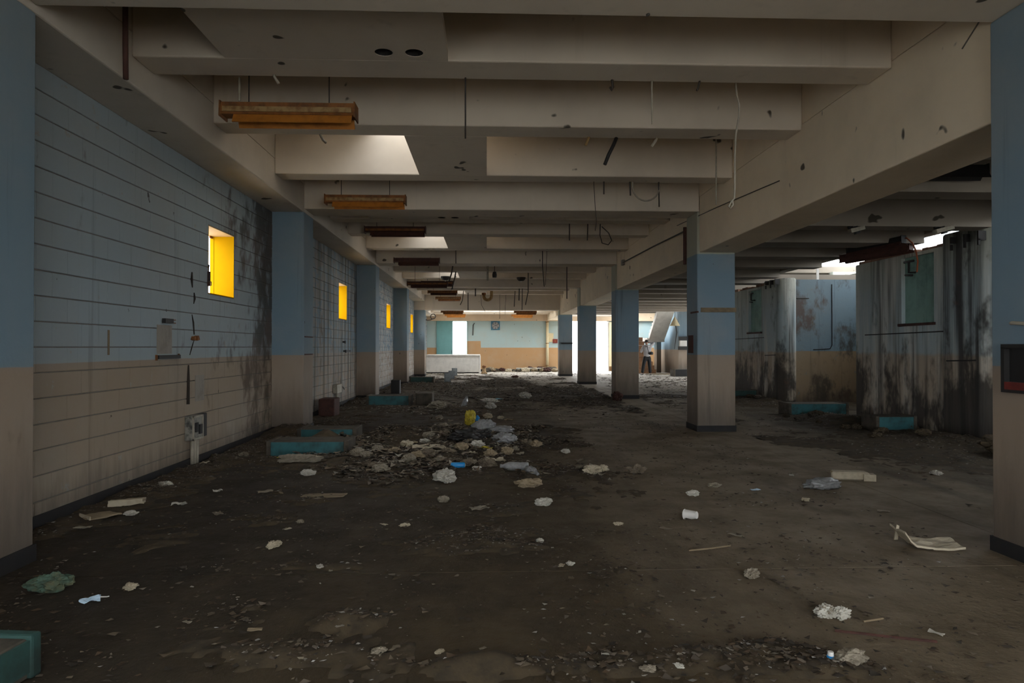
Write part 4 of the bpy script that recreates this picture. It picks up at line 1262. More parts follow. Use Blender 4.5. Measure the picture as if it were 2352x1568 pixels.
HEAPS += [(-3.1, 11.0, 0.5, 0.7, 1.6), (-3.0, 12.2, 0.6, 1.2, 1.0), (-2.4, 9.6, 0.7, 0.8, 0.8), (-3.3, 8.3, 0.35, 1.8, 0.7), (-3.35, 5.5, 0.25, 2.0, 0.5),
          (-2.9, 17.8, 0.8, 1.6, 0.9), (-3.0, 25.5, 0.9, 2.0, 0.8), (6.8, 12.4, 0.9, 1.3, 1.2), (7.0, 10.0, 0.7, 1.2, 1.0), (7.1, 17.6, 0.8, 1.6, 1.2), (6.0, 9.5, 1.6, 1.8, 0.5),
          (3.8, 11.0, 0.6, 0.5, 0.3), (3.8, 18.2, 0.7, 0.6, 0.4), (0.8, 39.3, 2.4, 0.35, 1.0), (3.2, 39.2, 0.6, 0.4, 1.4)]


def blocked(x, y):
    """inside a left column, a plinth or the counter"""
    m = np.zeros(np.shape(x), bool)
    for y0 in LINES:
        m |= (x < CL1 + 0.01) & (y > y0 - 0.01) & (y < y0 + CD + 0.01)
    for xa, xb, ya, yb in ((-2.82, -1.9, 10.18, 10.72), (-2.8, -1.73, 8.7, 9.24), (-2.87, -1.78, 16.28, 16.82), (-3.02, -2.03, 26.58, 27.22), (-3.3, -0.3, 36.55, 38.15),
                           (6.13, 7.42, 13.68, 14.22), (6.43, 7.17, 11.08, 11.57), (6.63, 7.4, 18.28, 18.92)):
        m |= (x > xa) & (x < xb) & (y > ya) & (y < yb)
    return m


def heap_field(x, y):
    b = bumps(x, y, HEAPS)
    n1 = fbm(x * 0.9, y * 0.6, 3)
    n2 = fbm(x * 4.0, y * 4.0, 9)
    far = np.clip((y - 12) / 8, 0, 1) * np.clip((33 - y) / 8, 0, 1) * 0.30
    d = b * 0.75 + far + (n1 - 0.5) * 0.9 - 0.10
    lit_clean_lane = np.exp(-((x - 2.4) / 1.1) ** 2) * np.clip((15 - y) / 5, 0, 1)
    d = d - lit_clean_lane * 0.35
    d = d + (n2 - 0.5) * 0.45 + (fbm(x * 11, y * 11, 51, 3) - 0.45) * 0.35
    return np.where(blocked(x, y), 0.0, np.clip(d, 0, None) * (0.35 + 1.3 * n2))


def dirt_patch(name, x0, x1, y0, y1, step, label):
    xs, ysv = np.arange(x0, x1 + 1e-6, step), np.arange(y0, y1 + 1e-6, step)
    X, Y = np.meshgrid(xs, ysv)
    hgt = heap_field(X, Y)
    Z = np.where(hgt > 0.05, hgt * 0.085 + (fbm(X * 14, Y * 14, 21, 3) - 0.45) * 0.03 * np.clip(hgt * 4, 0, 1), -0.012)
    Z = np.clip(Z, -0.012, 0.16)
    ny, nx = X.shape
    V = np.stack([X, Y, Z], -1).reshape(-1, 3)
    idx = np.arange(nx * ny).reshape(ny, nx)
    F = np.stack([idx[:-1, :-1], idx[:-1, 1:], idx[1:, 1:], idx[1:, :-1]], -1).reshape(-1, 4)
    keep = (Z.reshape(-1)[F] > -0.011).any(1)
    F = F[keep]
    used, inv = np.unique(F, return_inverse=True)
    me = bpy.data.meshes.new(name)
    me.from_pydata(V[used].tolist(), [], inv.reshape(-1, 4).tolist())
    me.materials.append(MT['dirt'])
    me.polygons.foreach_set('use_smooth', [True] * len(me.polygons))
    o = bpy.data.objects.new(name, me)
    COL.objects.link(o)
    tag(o, label, 'dirt', kind='stuff')


dirt_patch('dirt_heap', WX + 0.02, CR0 - 0.02, 2.2, 14.0, 0.035, 'brown loose dirt drifted over the main aisle floor')
dirt_patch('dirt_heap', CR1 + 0.02, 7.4, 7.0, 20.0, 0.06, 'dark loose dirt drifted before the concrete booths')
dirt_patch('dirt_heap', WX + 0.02, CR0 - 0.02, 14.0, 39.8, 0.09, 'grey loose dirt over the far half of the main aisle')

rng = np.random.default_rng(11)


def scatter(name, n_try, x0, x1, y0, y1, smin, smax, palette, label, dens_pow=1.0, base=0.03, curl=0.5, ybias=1.0):
    X = rng.uniform(x0, x1, n_try)
    u = rng.uniform(0, 1, n_try) ** ybias
    Y = y0 + (y1 - y0) * u
    H = heap_field(X, Y)
    cl = fbm(X * 2.2, Y * 1.6, 33)
    pr = np.clip(base * np.clip((cl - 0.35) * 4, 0.15, 2) + np.clip(H * 1.6, 0, 1) ** dens_pow * np.clip((cl - 0.30) * 4, 0, 1.3), 0, 1)
    k = (rng.uniform(0, 1, n_try) < pr) & ~blocked(X, Y)
    X, Y, H = X[k], Y[k], H[k]
    n_ = len(X)
    Z = np.where(H > 0.05, np.clip(H * 0.085, 0, 0.16), 0.0)
    S = smin + (smax - smin) * rng.uniform(0, 1, n_) ** 2.2
    A = rng.uniform(0, 2 * np.pi, n_)
    asp = rng.uniform(0.35, 0.9, n_)
    tx, ty = rng.uniform(-curl, curl, n_), rng.uniform(-curl, curl, n_)
    V = np.zeros((n_, 5, 3))
    prof = np.array([(-1, -0.2), (-0.1, -1), (1, 0.1), (0.15, 1.0), (0, 0)])
    for i, (a, b) in enumerate(prof):
        a = a + rng.uniform(-0.25, 0.25, n_)
        b = b + rng.uniform(-0.25, 0.25, n_)
        lx, ly = a * S * 0.5, b * S * 0.5 * asp
        V[:, i, 0] = X + lx * np.cos(A) - ly * np.sin(A)
        V[:, i, 1] = Y + lx * np.sin(A) + ly * np.cos(A)
        up = rng.uniform(0.1, 0.45, n_) * S if i == 4 else 0
        V[:, i, 2] = Z + 0.003 + np.abs(lx * tx + ly * ty) + up * (0.5 if i == 4 else 0)
    F = np.array([(0, 1, 4), (1, 2, 4), (2, 3, 4), (3, 0, 4)])
    FF = (F[None] + (np.arange(n_) * 5)[:, None, None]).reshape(-1, 3)
    me = bpy.data.meshes.new(name)
    me.vertices.add(n_ * 5)
    me.vertices.foreach_set('co', V.reshape(-1))
    me.loops.add(len(FF) * 3)
    me.loops.foreach_set('vertex_index', FF.reshape(-1).astype(np.int32))
    me.polygons.add(len(FF))
    me.polygons.foreach_set('loop_start', np.arange(0, len(FF) * 3, 3, dtype=np.int32))
    me.polygons.foreach_set('loop_total', np.full(len(FF), 3, dtype=np.int32))
    me.update(calc_edges=True)
    me.validate()
    pal = np.array(palette)
    c = pal[rng.integers(0, len(pal), n_)] * rng.uniform(0.6, 1.25, (n_, 1))
    cc = np.ones((n_, 5, 4))
    cc[:, :, :3] = c[:, None, :]
    at = me.color_attributes.new('Col', 'FLOAT_COLOR', 'POINT')
    at.data.foreach_set('color', cc.reshape(-1))
    me.materials.append(MT['litter'])
    o = bpy.data.objects.new(name, me)
    COL.objects.link(o)
    tag(o, label, 'litter', kind='stuff')
    return n_


DARKP = [(0.07, 0.052, 0.035), (0.05, 0.04, 0.03), (0.11, 0.08, 0.05), (0.09, 0.06, 0.035), (0.14, 0.11, 0.075), (0.16, 0.13, 0.10)]
PALEP = [(0.30, 0.27, 0.22), (0.38, 0.36, 0.32), (0.22, 0.19, 0.14), (0.26, 0.22, 0.16), (0.45, 0.44, 0.42)]
n1_ = scatter('leaf_litter', 170000, WX + 0.05, CR0 - 0.05, 2.2, 14.0, 0.012, 0.06, DARKP, 'dry brown leaf litter over the near floor', 0.9, 0.09, 0.6, 1.45)
n2_ = scatter('grit', 110000, WX + 0.05, CR0 - 0.05, 2.2, 16.0, 0.006, 0.036, PALEP, 'pale grit and plaster chips over the near floor', 1.2, 0.05, 0.4, 1.35)
scatter('leaf_litter', 30000, CR1 + 0.05, 7.35, 3.0, 20.0, 0.02, 0.09, DARKP, 'dark litter over the right aisle floor', 0.9, 0.10, 0.5)
scatter('grit', 12000, CR1 + 0.05, 7.35, 3.0, 20.0, 0.01, 0.05, PALEP, 'pale grit over the right aisle floor', 1.0, 0.06, 0.4)
scatter('leaf_litter', 40000, WX + 0.05, CR0 - 0.05, 14.0, 38.0, 0.04, 0.16, DARKP, 'dark litter over the far floor', 0.8, 0.10, 0.5, 1.2)
scatter('grit', 30000, WX + 0.05, CR0 - 0.05, 14.0, 38.0, 0.03, 0.09, PALEP, 'glinting pale grit over the far floor', 0.9, 0.07, 0.35, 1.2)
scatter('leaf_litter', 14000, CR1 + 0.05, 10.2, 20.0, 36.0, 0.05, 0.2, DARKP, 'dark litter on the floor before the stair', 0.8, 0.10, 0.4)

scatter('paper_crumbs', 26000, -2.4, 1.3, 6.2, 13.5, 0.03, 0.13, DARKP + [(0.24, 0.19, 0.13), (0.28, 0.24, 0.18), (0.20, 0.15, 0.10), (0.36, 0.33, 0.27)], 'brown and grey torn crumbs spread through the rubbish heap', 1.6, 0.0, 0.9)

# ---------------------------------------------------------------- single pieces of rubbish
def ico(sub):
    t = (1 + 5 ** 0.5) / 2
    v = [Vector(q).normalized() for q in [(-1, t, 0), (1, t, 0), (-1, -t, 0), (1, -t, 0), (0, -1, t), (0, 1, t), (0, -1, -t), (0, 1, -t), (t, 0, -1), (t, 0, 1), (-t, 0, -1), (-t, 0, 1)]]
    f = [(0, 11, 5), (0, 5, 1), (0, 1, 7), (0, 7, 10), (0, 10, 11), (1, 5, 9), (5, 11, 4), (11, 10, 2), (10, 7, 6), (7, 1, 8), (3, 9, 4), (3, 4, 2), (3, 2, 6), (3, 6, 8), (3, 8, 9), (4, 9, 5), (2, 4, 11), (6, 2, 10), (8, 6, 7), (9, 8, 1)]
    for _ in range(sub):
        mid, nf = {}, []

        def m_(a, b):
            k = (min(a, b), max(a, b))
            if k not in mid:
                v.append(((v[a] + v[b]) / 2).normalized())
                mid[k] = len(v) - 1
            return mid[k]
        for a, b, c in f:
            x, y, z = m_(a, b), m_(b, c), m_(c, a)
            nf += [(a, x, z), (b, y, x), (c, z, y), (x, y, z)]
        f = nf
    return v, f


ICO2, ICO3 = ico(2), ico(3)


def crumple(sx, sy, sz, seed, amp=0.45, fr=1.7, hi=False):
    v0, f = ICO3 if (hi or amp > 0.3) else ICO2
    o = Vector((seed * 1.37, seed * 2.11, seed * 0.73))
    v = []
    for p in v0:
        q_ = p + 0.35 * Vector((mnoise.noise(p * 2.1 + o), mnoise.noise(p * 2.3 - o), mnoise.noise(p * 1.9 + o * 2)))
        d = 1 + amp * mnoise.noise(q_ * fr + o) + amp * 0.9 * (0.35 - abs(mnoise.noise(q_ * fr * 1.9 + o))) + amp * 0.55 * (0.3 - abs(mnoise.noise(q_ * fr * 4.2 + o)))
        v.append(Vector((p.x * sx * d, p.y * sy * d, p.z * sz * d)))
    zm = min(q.z for q in v)
    v = [Vector((q.x, q.y, (q.z - zm * 0.72) if q.z > zm * 0.72 else 0.0)) for q in v]
    return MB().add(v, f)


def sheet(w_, l_, seed, amp=0.02, n_=8, th=0.004, lift=None):
    v, f = [], []
    o = Vector((seed * 1.9, seed * 0.77, seed * 2.3))
    for j in range(n_ + 1):
        for i in range(n_ + 1):
            x, y = (i / n_ - 0.5) * w_, (j / n_ - 0.5) * l_
            z = amp * (1 + mnoise.noise(Vector((x / w_ * 2.1, y / l_ * 2.1, 0)) + o) + 0.5 * mnoise.noise(Vector((x / w_ * 5, y / l_ * 5, 0)) + o))
            if lift:
                z += lift(i / n_, j / n_)
            x += 0.06 * w_ * mnoise.noise(Vector((y / l_ * 3, 5, 0)) + o)
            y += 0.06 * l_ * mnoise.noise(Vector((x / w_ * 3, 9, 0)) + o)
            v.append(Vector((x, y, z)))
    zm = min(q.z for q in v)
    v = [q - Vector((0, 0, zm - 0.001)) for q in v]
    k = len(v)
    v += [q + Vector((0, 0, th)) for q in v]
    for j in range(n_):
        for i in range(n_):
            a = j * (n_ + 1) + i
            b, c, d = a + 1, a + n_ + 2, a + n_ + 1
            f += [(a, d, c, b), (k + a, k + b, k + c, k + d)]
    rim = [i for i in range(n_ + 1)] + [j * (n_ + 1) + n_ for j in range(1, n_ + 1)] + [n_ * (n_ + 1) + i for i in range(n_ - 1, -1, -1)] + [j * (n_ + 1) for j in range(n_ - 1, 0, -1)]
    for i in range(len(rim)):
        a, b = rim[i], rim[(i + 1) % len(rim)]
        f.append((a, b, k + b, k + a))
    return MB().add(v, f)


def gz(x, y):
    h = float(heap_field(np.array([x]), np.array([y]))[0])
    return min(0.15, h * 0.085) if h > 0.05 else 0.0


def drop(name, mb, m, px, py, label, cat, rotz=None, group=None, smooth=False, parts=(), bury=0.006):
    p = floor_at(px, py)
    p.z = max(0.0, gz(p.x, p.y) - bury)
    o = obj(name, mb, MT[m], loc=p, rot=(0, 0, random.uniform(0, 6.28) if rotz is None else rotz), smooth=smooth)
    for nm, mb2, m2 in parts:
        obj(nm, mb2, MT[m2], o)
    return tag(o, label, cat, group)


PXM = lambda py: (py - 797.0) / (1.4)      # pixels per metre on the floor at row py


def size(px, py):
    return px / PXM(py)


# distinct pieces
drop('paper_scrap', crumple(size(22, 1100), 0.12, size(14, 1100), 3, 0.5, 1.5, True), 'paper', 1023, 1106, 'tent shaped crumpled white paper in front of the rubbish heap', 'paper', 0.0)
can = Matrix.Translation((-0.08, 0, 0.033)) @ Matrix.Rotation(R(90), 4, 'Y')
drop('drink_can', MB().lathe([(0.0, 0.0), (0.026, 0.002), (0.033, 0.012), (0.033, 0.15), (0.026, 0.165), (0.0, 0.165)], 20, can), 'bluecan', 1051, 1077, 'bright blue drink can lying at the front of the rubbish heap', 'can', 0.1, smooth=True,
     parts=[('rim', MB().lathe([(0.026, 0.158), (0.0275, 0.168), (0.024, 0.168), (0.0, 0.162)], 20, can), 'alu'), ('rim', MB().lathe([(0.0, 0.004), (0.024, -0.003), (0.027, 0.003)], 20, can), 'alu')])
bt = Matrix.Translation((-0.16, 0, 0.05)) @ Matrix.Rotation(R(90), 4, 'Y')
prof = [(0.0, 0.0), (0.045, 0.004), (0.05, 0.02), (0.046, 0.05), (0.05, 0.07), (0.046, 0.1), (0.05, 0.12), (0.047, 0.15), (0.05, 0.19), (0.046, 0.23), (0.03, 0.27), (0.018, 0.295), (0.018, 0.31), (0.0, 0.31)]
drop('plastic_bottle', MB().lathe(prof, 20, bt), 'plastic', 1182, 1082, 'large clear plastic bottle lying at the right front of the heap', 'bottle', R(172), smooth=True,
     parts=[('cap', MB().lathe([(0.021, 0.303), (0.021, 0.325), (0.0, 0.326)], 14, bt), 'plastic')])
drop('plastic_bottle', crumple(0.05, 0.13, 0.04, 8, 0.4, 1.6, True), 'plastic', 1219, 1088, 'crushed clear plastic bottle right of the large one', 'bottle', R(18), smooth=True,
     parts=[('neck', MB().tube([(0.0, -0.12, 0.03), (0.01, -0.19, 0.025)], 0.018, 10), 'plastic')])
drop('plastic_bag', crumple(0.17, 0.14, 0.11, 14, 0.35, 2.2, True), 'plastic', 1112, 1000, 'grey knotted plastic bag on top of the rubbish heap', 'bag', 0.2, smooth=True, parts=[('knot', crumple(0.05, 0.05, 0.05, 4), 'plastic')])
drop('plastic_bag', crumple(0.19, 0.10, 0.06, 23, 0.5, 2.0, True), 'plastic', 1150, 1003, 'flat grey plastic bag right of the knotted bag', 'bag', 0.1, smooth=True)
drop('plastic_bag', crumple(0.15, 0.10, 0.07, 31, 0.55, 2.6, True), 'plastic', 1160, 1024, 'glossy crinkled clear bag at the right of the heap', 'bag', 0.0, smooth=True)
drop('yellow_bag', crumple(0.09, 0.07, 0.14, 5, 0.4, 1.8, True), 'yellowbag', 1080, 976, 'upright yellow bag at the back of the heap', 'bag', 0.0, parts=[('twisted_top', MB().tube([(0.02, 0, 0.18), (0.04, 0, 0.24), (0.05, 0, 0.27)], [0.03, 0.015, 0.025], 8), 'yellowbag')])
drop('face_mask', sheet(0.22, 0.12, 6, 0.03, 8), 'lightblue', 1095, 980, 'light blue plastic piece beside the yellow bag', 'plastic piece', 0.5)
drop('bottle_cap', crumple(0.04, 0.04, 0.05, 9), 'bluecan', 1096, 966, 'small dark blue knob behind the light blue piece', 'cap', 0.0)
drop('wrapper', sheet(0.16, 0.10, 12, 0.03, 7), 'yellowbag', 1116, 1041, 'bright yellow and dark wrapper in the middle of the heap', 'wrapper', -0.5, parts=[('dark_print', sheet(0.07, 0.09, 13, 0.03, 5), 'blacksack')])
drop('wrapper', sheet(0.22, 0.16, 17, 0.04, 8), 'foam', 1138, 1066, 'pale yellow paper bag near the large bottle', 'paper bag', 0.3)
drop('black_sack', crumple(0.24, 0.14, 0.09, 19, 0.5, 1.8, True), 'blacksack', 1075, 1022, 'black plastic sack in the middle of the heap', 'sack', 0.2)
drop('black_sack', crumple(0.16, 0.12, 0.07, 27, 0.5, 2.0, True), 'blacksack', 1104, 1018, 'small black sack below the grey knotted bag', 'sack', 0.7)
drop('yellow_paper', sheet(0.42, 0.30, 33, 0.05, 8), 'foam', 985, 1040, 'crumpled yellowish sheet on the left of the heap', 'paper', 0.2)
cup = Matrix.Translation((0.0, 0.03, 0.034)) @ Matrix.Rotation(R(62), 4, 'X') @ Matrix.Rotation(R(0), 4, 'Z')
cm = Matrix.Translation((0.055, 0, 0.042)) @ Matrix.Rotation(R(-96), 4, 'Y')
drop('paper_cup', MB().lathe([(0.0, 0.0), (0.029, 0.0), (0.042, 0.105), (0.040, 0.105), (0.027, 0.006), (0.0, 0.006)], 24, cm), 'white', 1586, 1192, 'white paper cup lying on the bare floor', 'cup', R(-42), parts=[('rim', MB().lathe([(0.041, 0.100), (0.0445, 0.104), (0.041, 0.109)], 24, cm), 'white')])
drop('foam_tray', MB().prism([(-0.19, -0.07), (0.19, -0.07), (0.17, 0.07), (-0.17, 0.07)], 0.0, 0.085), 'foam', 1950, 1100, 'dirty foam block lying before the near booth', 'foam block', R(-14), parts=[('end_lip', MB().box(0.12, 0.24, -0.09, 0.02, 0.0, 0.07), 'foam')]).modifiers.new('bevel', 'BEVEL').width = 0.015
drop('foam_sheet', sheet(0.40, 0.20, 41, 0.02, 10, 0.015, lambda a, b: 0.09 * max(0, 0.16 - a) / 0.16 + 0.04 * max(0, b - 0.7)), 'foam', 2130, 1255, 'bent foam packaging sheet near the nearest right column', 'foam sheet', R(-6), parts=[('upright_flap', MB().add([(-0.2, 0.05, 0.03), (-0.17, 0.06, 0.03), (-0.165, 0.05, 0.13), (-0.185, 0.045, 0.14), (-0.2, 0.06, 0.03), (-0.17, 0.07, 0.03), (-0.165, 0.06, 0.13), (-0.185, 0.055, 0.14)], [(0, 1, 2, 3), (7, 6, 5, 4), (0, 4, 5, 1), (1, 5, 6, 2), (2, 6, 7, 3), (3, 7, 4, 0)]), 'foam')])
drop('stick', MB().tube([(-0.16, -0.03, 0.008), (0, 0, 0.012), (0.16, 0.06, 0.012)], 0.006, 6), 'wood', 1632, 1263, 'thin tan stick lying on the floor below the paper cup', 'stick', 0.0)
drop('stick', MB().tube([(-0.06, 0, 0.008), (0.06, 0.03, 0.01)], 0.005, 6), 'wood', 2010, 1430, 'short pale stick right of the crumpled wrapper', 'stick', 0.0)
drop('stick', MB().tube([(-0.22, 0.08, 0.006), (-0.1, 0.03, 0.01), (0.02, -0.01, 0.008), (0.2, -0.06, 0.006)], 0.007, 6), 'rustdark', 2040, 1465, 'long dark twig curving across the lower right floor', 'twig', 0.0)
drop('crumpled_wrapper', crumple(0.05, 0.035, 0.03, 51, 0.6, 2.2, True), 'paper', 1898, 1417, 'white crumpled wrapper on the lower right floor', 'wrapper', 0.1, parts=[('fold', crumple(0.035, 0.03, 0.028, 52, 0.6), 'paperdull')])
drop('crumpled_wrapper', crumple(0.04, 0.03, 0.028, 55, 0.6, 2.2), 'paper', 1932, 1420, 'second white crumpled wrapper touching the first', 'wrapper', 0.4)
drop('crumpled_wrapper', crumple(0.04, 0.03, 0.025, 57, 0.6, 2.2), 'paperdull', 1727, 1326, 'small crumpled wrapper among twigs right of centre', 'wrapper', 0.4)
drop('clear_film', crumple(0.16, 0.08, 0.05, 61, 0.5, 2.4, True), 'plastic', 1888, 1122, 'torn clear plastic film on the floor left of the foam block', 'plastic film', 0.0, smooth=True)
drop('paper_scrap', crumple(0.06, 0.04, 0.025, 62), 'paper', 1592, 1138, 'small pale lump above the paper cup', 'paper', 0.2)
drop('paper_scrap', sheet(0.09, 0.05, 63, 0.01), 'maskblue', 1735, 1127, 'tiny pale blue scrap right of the paper cup', 'scrap', 0.2)
drop('face_mask', sheet(0.10, 0.05, 71, 0.018, 8), 'maskblue', 206, 1382, 'pale blue crumpled face mask at the lower left', 'face mask', R(25), parts=[('ear_loop', MB().tube([(0.05, 0, 0.02), (0.08, 0.01, 0.012), (0.09, 0.02, 0.01)], 0.003, 5), 'white')])
drop('cloth', crumple(0.10, 0.07, 0.045, 73, 0.5, 1.6, True), 'greencloth', 112, 1355, 'green cloth bundle on the floor at the lower left', 'cloth', 0.3)
drop('cardboard', sheet(size(95, 1138), 0.16, 81, 0.006, 6, 0.006), 'card', 745, 1139, 'flat tan cardboard piece left of the paper tent', 'cardboard', 0.02)
drop('foam_tray', sheet(0.28, 0.20, 83, 0.012, 8, 0.02), 'foam', 292, 1162, 'pale broken tray tilted against the left baseboard', 'tray', R(20), parts=[('rim', MB().box(-0.13, 0.13, -0.11, -0.095, 0.02, 0.06), 'foam')])
drop('foam_tray', sheet(0.19, 0.24, 85, 0.012, 8, 0.012), 'card', 230, 1188, 'tan lattice panel lying by the left baseboard', 'panel', R(-38), parts=[('rim', MB().box(-0.095, 0.095, -0.12, -0.11, 0.0, 0.04), 'foam')])
drop('paper_scrap', sheet(0.12, 0.05, 86, 0.012), 'paperdull', 190, 1215, 'dull paper strip in front of the lattice panel', 'paper', 0.2)
drop('paper_scrap', crumple(0.05, 0.03, 0.02, 87), 'paper', 300, 1183, 'white crumpled scrap between the tray and the panel', 'paper', 0.2)
drop('wood_chip', sheet(0.07, 0.03, 88, 0.004, 4), 'card', 585, 1447, 'oval tan chip on the lower left floor', 'chip', 0.1)
drop('paper_scrap', sheet(0.12, 0.07, 89, 0.02), 'paper', 412, 1160, 'pale torn paper on the left floor', 'paper', 0.2)
drop('paper_scrap', sheet(0.08, 0.05, 90, 0.02), 'paper', 500, 1130, 'small pale torn paper left of the cardboard', 'paper', 0.6)
drop('paper_scrap', crumple(0.12, 0.06, 0.04, 91, 0.5), 'card', 1215, 1118, 'tan crumpled paper in front of the large bottle', 'paper', 0.1)
drop('paper_scrap', crumple(0.07, 0.05, 0.03, 92, 0.5), 'paper', 1248, 1160, 'pale crumpled tissue right of the centre floor', 'tissue', 0.1)
drop('paper_scrap', sheet(0.16, 0.09, 93, 0.02), 'paperdull', 1100, 1172, 'dull folded paper at the centre floor', 'paper', 0.3)
drop('paper_scrap', crumple(0.045, 0.04, 0.03, 94, 0.4), 'paperdull', 1018, 1152, 'round grey lump below the paper tent', 'lump', 0.3)
drop('cloth', sheet(0.75, 0.5, 95, 0.05, 12, 0.01, lambda a, b: 0.17 * math.exp(-((a - 0.2) / 0.28) ** 2) * (0.6 + 0.4 * b)), 'dirt', 775, 1035, 'dirty brown cloth draped over the end of a teal plinth', 'cloth', R(-8))
drop('rag', crumple(0.22, 0.06, 0.045, 96, 0.5, 1.6), 'paperdull', 690, 1068, 'dull rag roll in front of the covered plinth', 'rag', 0.2)
drop('paper_scrap', crumple(0.07, 0.05, 0.03, 97), 'paper', 706, 1091, 'pale lump below the rag roll', 'lump', 0.2)
drop('wrapper', sheet(0.10, 0.05, 98, 0.008, 5), 'yellowbag', 645, 1058, 'orange yellow wrapper under the covered plinth', 'wrapper', 0.0)
drop('bottle_cap', MB().lathe([(0.0, 0.03), (0.012, 0.03), (0.014, 0.0), (0.0, 0.0)], 12), 'white', 1908, 1528, 'white and blue bottle top at the lower right edge', 'bottle cap', 0.0, parts=[('blue_ring', MB().lathe([(0.016, 0.0), (0.017, 0.012), (0.014, 0.013)], 12), 'bluecan')])
drop('paper_scrap', crumple(0.06, 0.045, 0.03, 99, 0.5), 'paperdull', 1955, 1530, 'pale crumpled lump right of the bottle top', 'paper', 0.2)
drop('white_bag', crumple(0.19, 0.14, 0.06, 101, 0.5, 1.8, True), 'paper', 1126, 926, 'white plastic bag behind the heap', 'bag', 0.2)
drop('green_film', sheet(0.3, 0.14, 102, 0.03), 'lightblue', 1140, 921, 'pale green film beside the white bag', 'plastic film', 0.2)
drop('white_bag', crumple(0.11, 0.1, 0.06, 103, 0.5, 1.8), 'paper', 1127, 941, 'small white lump before the white bag', 'bag', 0.2)
drop('white_bottle', MB().lathe([(0.0, 0), (0.06, 0.0), (0.06, 0.16), (0.03, 0.22), (0.03, 0.26), (0.0, 0.26)], 14, Matrix.Rotation(R(20), 4, 'Y')), 'plastic', 1064, 936, 'grey bottle standing at the back of the heap', 'bottle', 0.2)
drop('grey_bag', crumple(0.2, 0.16, 0.09, 105, 0.4, 1.6, True), 'paperdull', 1004, 944, 'dull grey bag left of the standing bottle', 'bag', 0.2)
drop('paper_scrap', crumple(0.15, 0.12, 0.08, 106, 0.45), 'paper', 1205, 917, 'white lump on the floor far right of the white bag', 'paper', 0.2)
drop('rubble_lump', crumple(0.12, 0.12, 0.13, 107, 0.4), 'rustdark', 1418, 922, 'dark lump on the floor at the foot of the third right column', 'rubble', 0.0)
drop('rubble_lump', crumple(0.14, 0.1, 0.06, 108, 0.4), 'rustdark', 1183, 868, 'small dark block on the far floor', 'rubble', 0.0)
drop('paper_scrap', sheet(0.3, 0.1, 109, 0.02), 'paper', 1052, 1015, 'small whitish strip left of the black sack', 'paper', 0.1)

LAND = {'blue drink can': (1051, 1077), 'large bottle': (1182, 1082), 'crushed bottle': (1222, 1090), 'paper tent': (1023, 1106), 'knotted grey bag': (1112, 1000), 'upright yellow bag': (1080, 976),
        'black sack': (1075, 1022), 'bright yellow wrapper': (1116, 1041), 'yellowish sheet': (985, 1040), 'pale yellow paper bag': (1138, 1066), 'crinkled clear bag': (1160, 1024), 'covered plinth': (740, 1040),
        'paper cup': (1586, 1192), 'foam block': (1950, 1100), 'bent foam sheet': (2130, 1255), 'thin tan stick': (1632, 1263), 'white wrappers': (1910, 1417), 'face mask': (206, 1382), 'green cloth': (112, 1355),
        'tan cardboard': (745, 1139), 'broken tray': (292, 1162), 'oval tan chip': (585, 1447), 'tan crumpled paper': (1215, 1118), 'white bag behind the heap': (1126, 926), 'bottle top': (1908, 1528), 'clear film': (1888, 1122)}
SHADE = {'paper': 'whitish', 'paperdull': 'greyish', 'paperbrown': 'brown', 'card': 'tan', 'foam': 'cream'}
TAKEN = set()


def near_label(kind, m_, px, py):
    order = sorted(LAND, key=lambda k: (LAND[k][0] - px) ** 2 + ((LAND[k][1] - py) * 2.2) ** 2)
    for far_ in ('', 'well '):
        for k in order[:4]:
            dx, dy = px - LAND[k][0], (py - LAND[k][1]) * 2.2
            d = ('left of' if dx < 0 else 'right of') if abs(dx) > abs(dy) else ('just behind' if dy < 0 else 'in front of')
            lab = f'{SHADE[m_]} {kind} {far_}{d} the {k}'
            if lab not in TAKEN:
                TAKEN.add(lab)
                return lab
    return f'{SHADE[m_]} {kind} in the rubbish'


# rubbish heap: many similar scraps
heap = [(845, 1036), (868, 1048), (905, 1050), (918, 1060), (840, 1062), (822, 1060), (895, 1075), (860, 1084), (875, 1090), (912, 1040), (935, 1032), (950, 1025), (962, 1040), (975, 1022),
        (990, 1030), (1005, 1046), (1020, 1012), (1030, 1050), (1040, 1036), (1062, 1044), (1075, 1040), (1085, 1050), (1098, 1036), (1125, 1052), (1150, 1040), (1165, 1046), (1185, 1036), (1195, 1048),
        (1210, 1028), (1180, 1014), (1200, 1000), (1132, 1006), (1020, 985), (1035, 968), (1050, 985), (1070, 1000), (1048, 1062), (1010, 1064), (1072, 1074), (1085, 1070), (1095, 1082), (1120, 1074), (1000, 1002), (985, 1010),
        (940, 1066), (925, 1080), (960, 1060), (980, 1058), (1145, 990), (1170, 985), (1230, 1030), (1340, 1080), (1360, 1090), (1385, 1084), (1330, 1060), (1462, 1086), (1300, 1040), (1290, 965), (1120, 960), (1150, 962), (1170, 966), (1010, 965)]
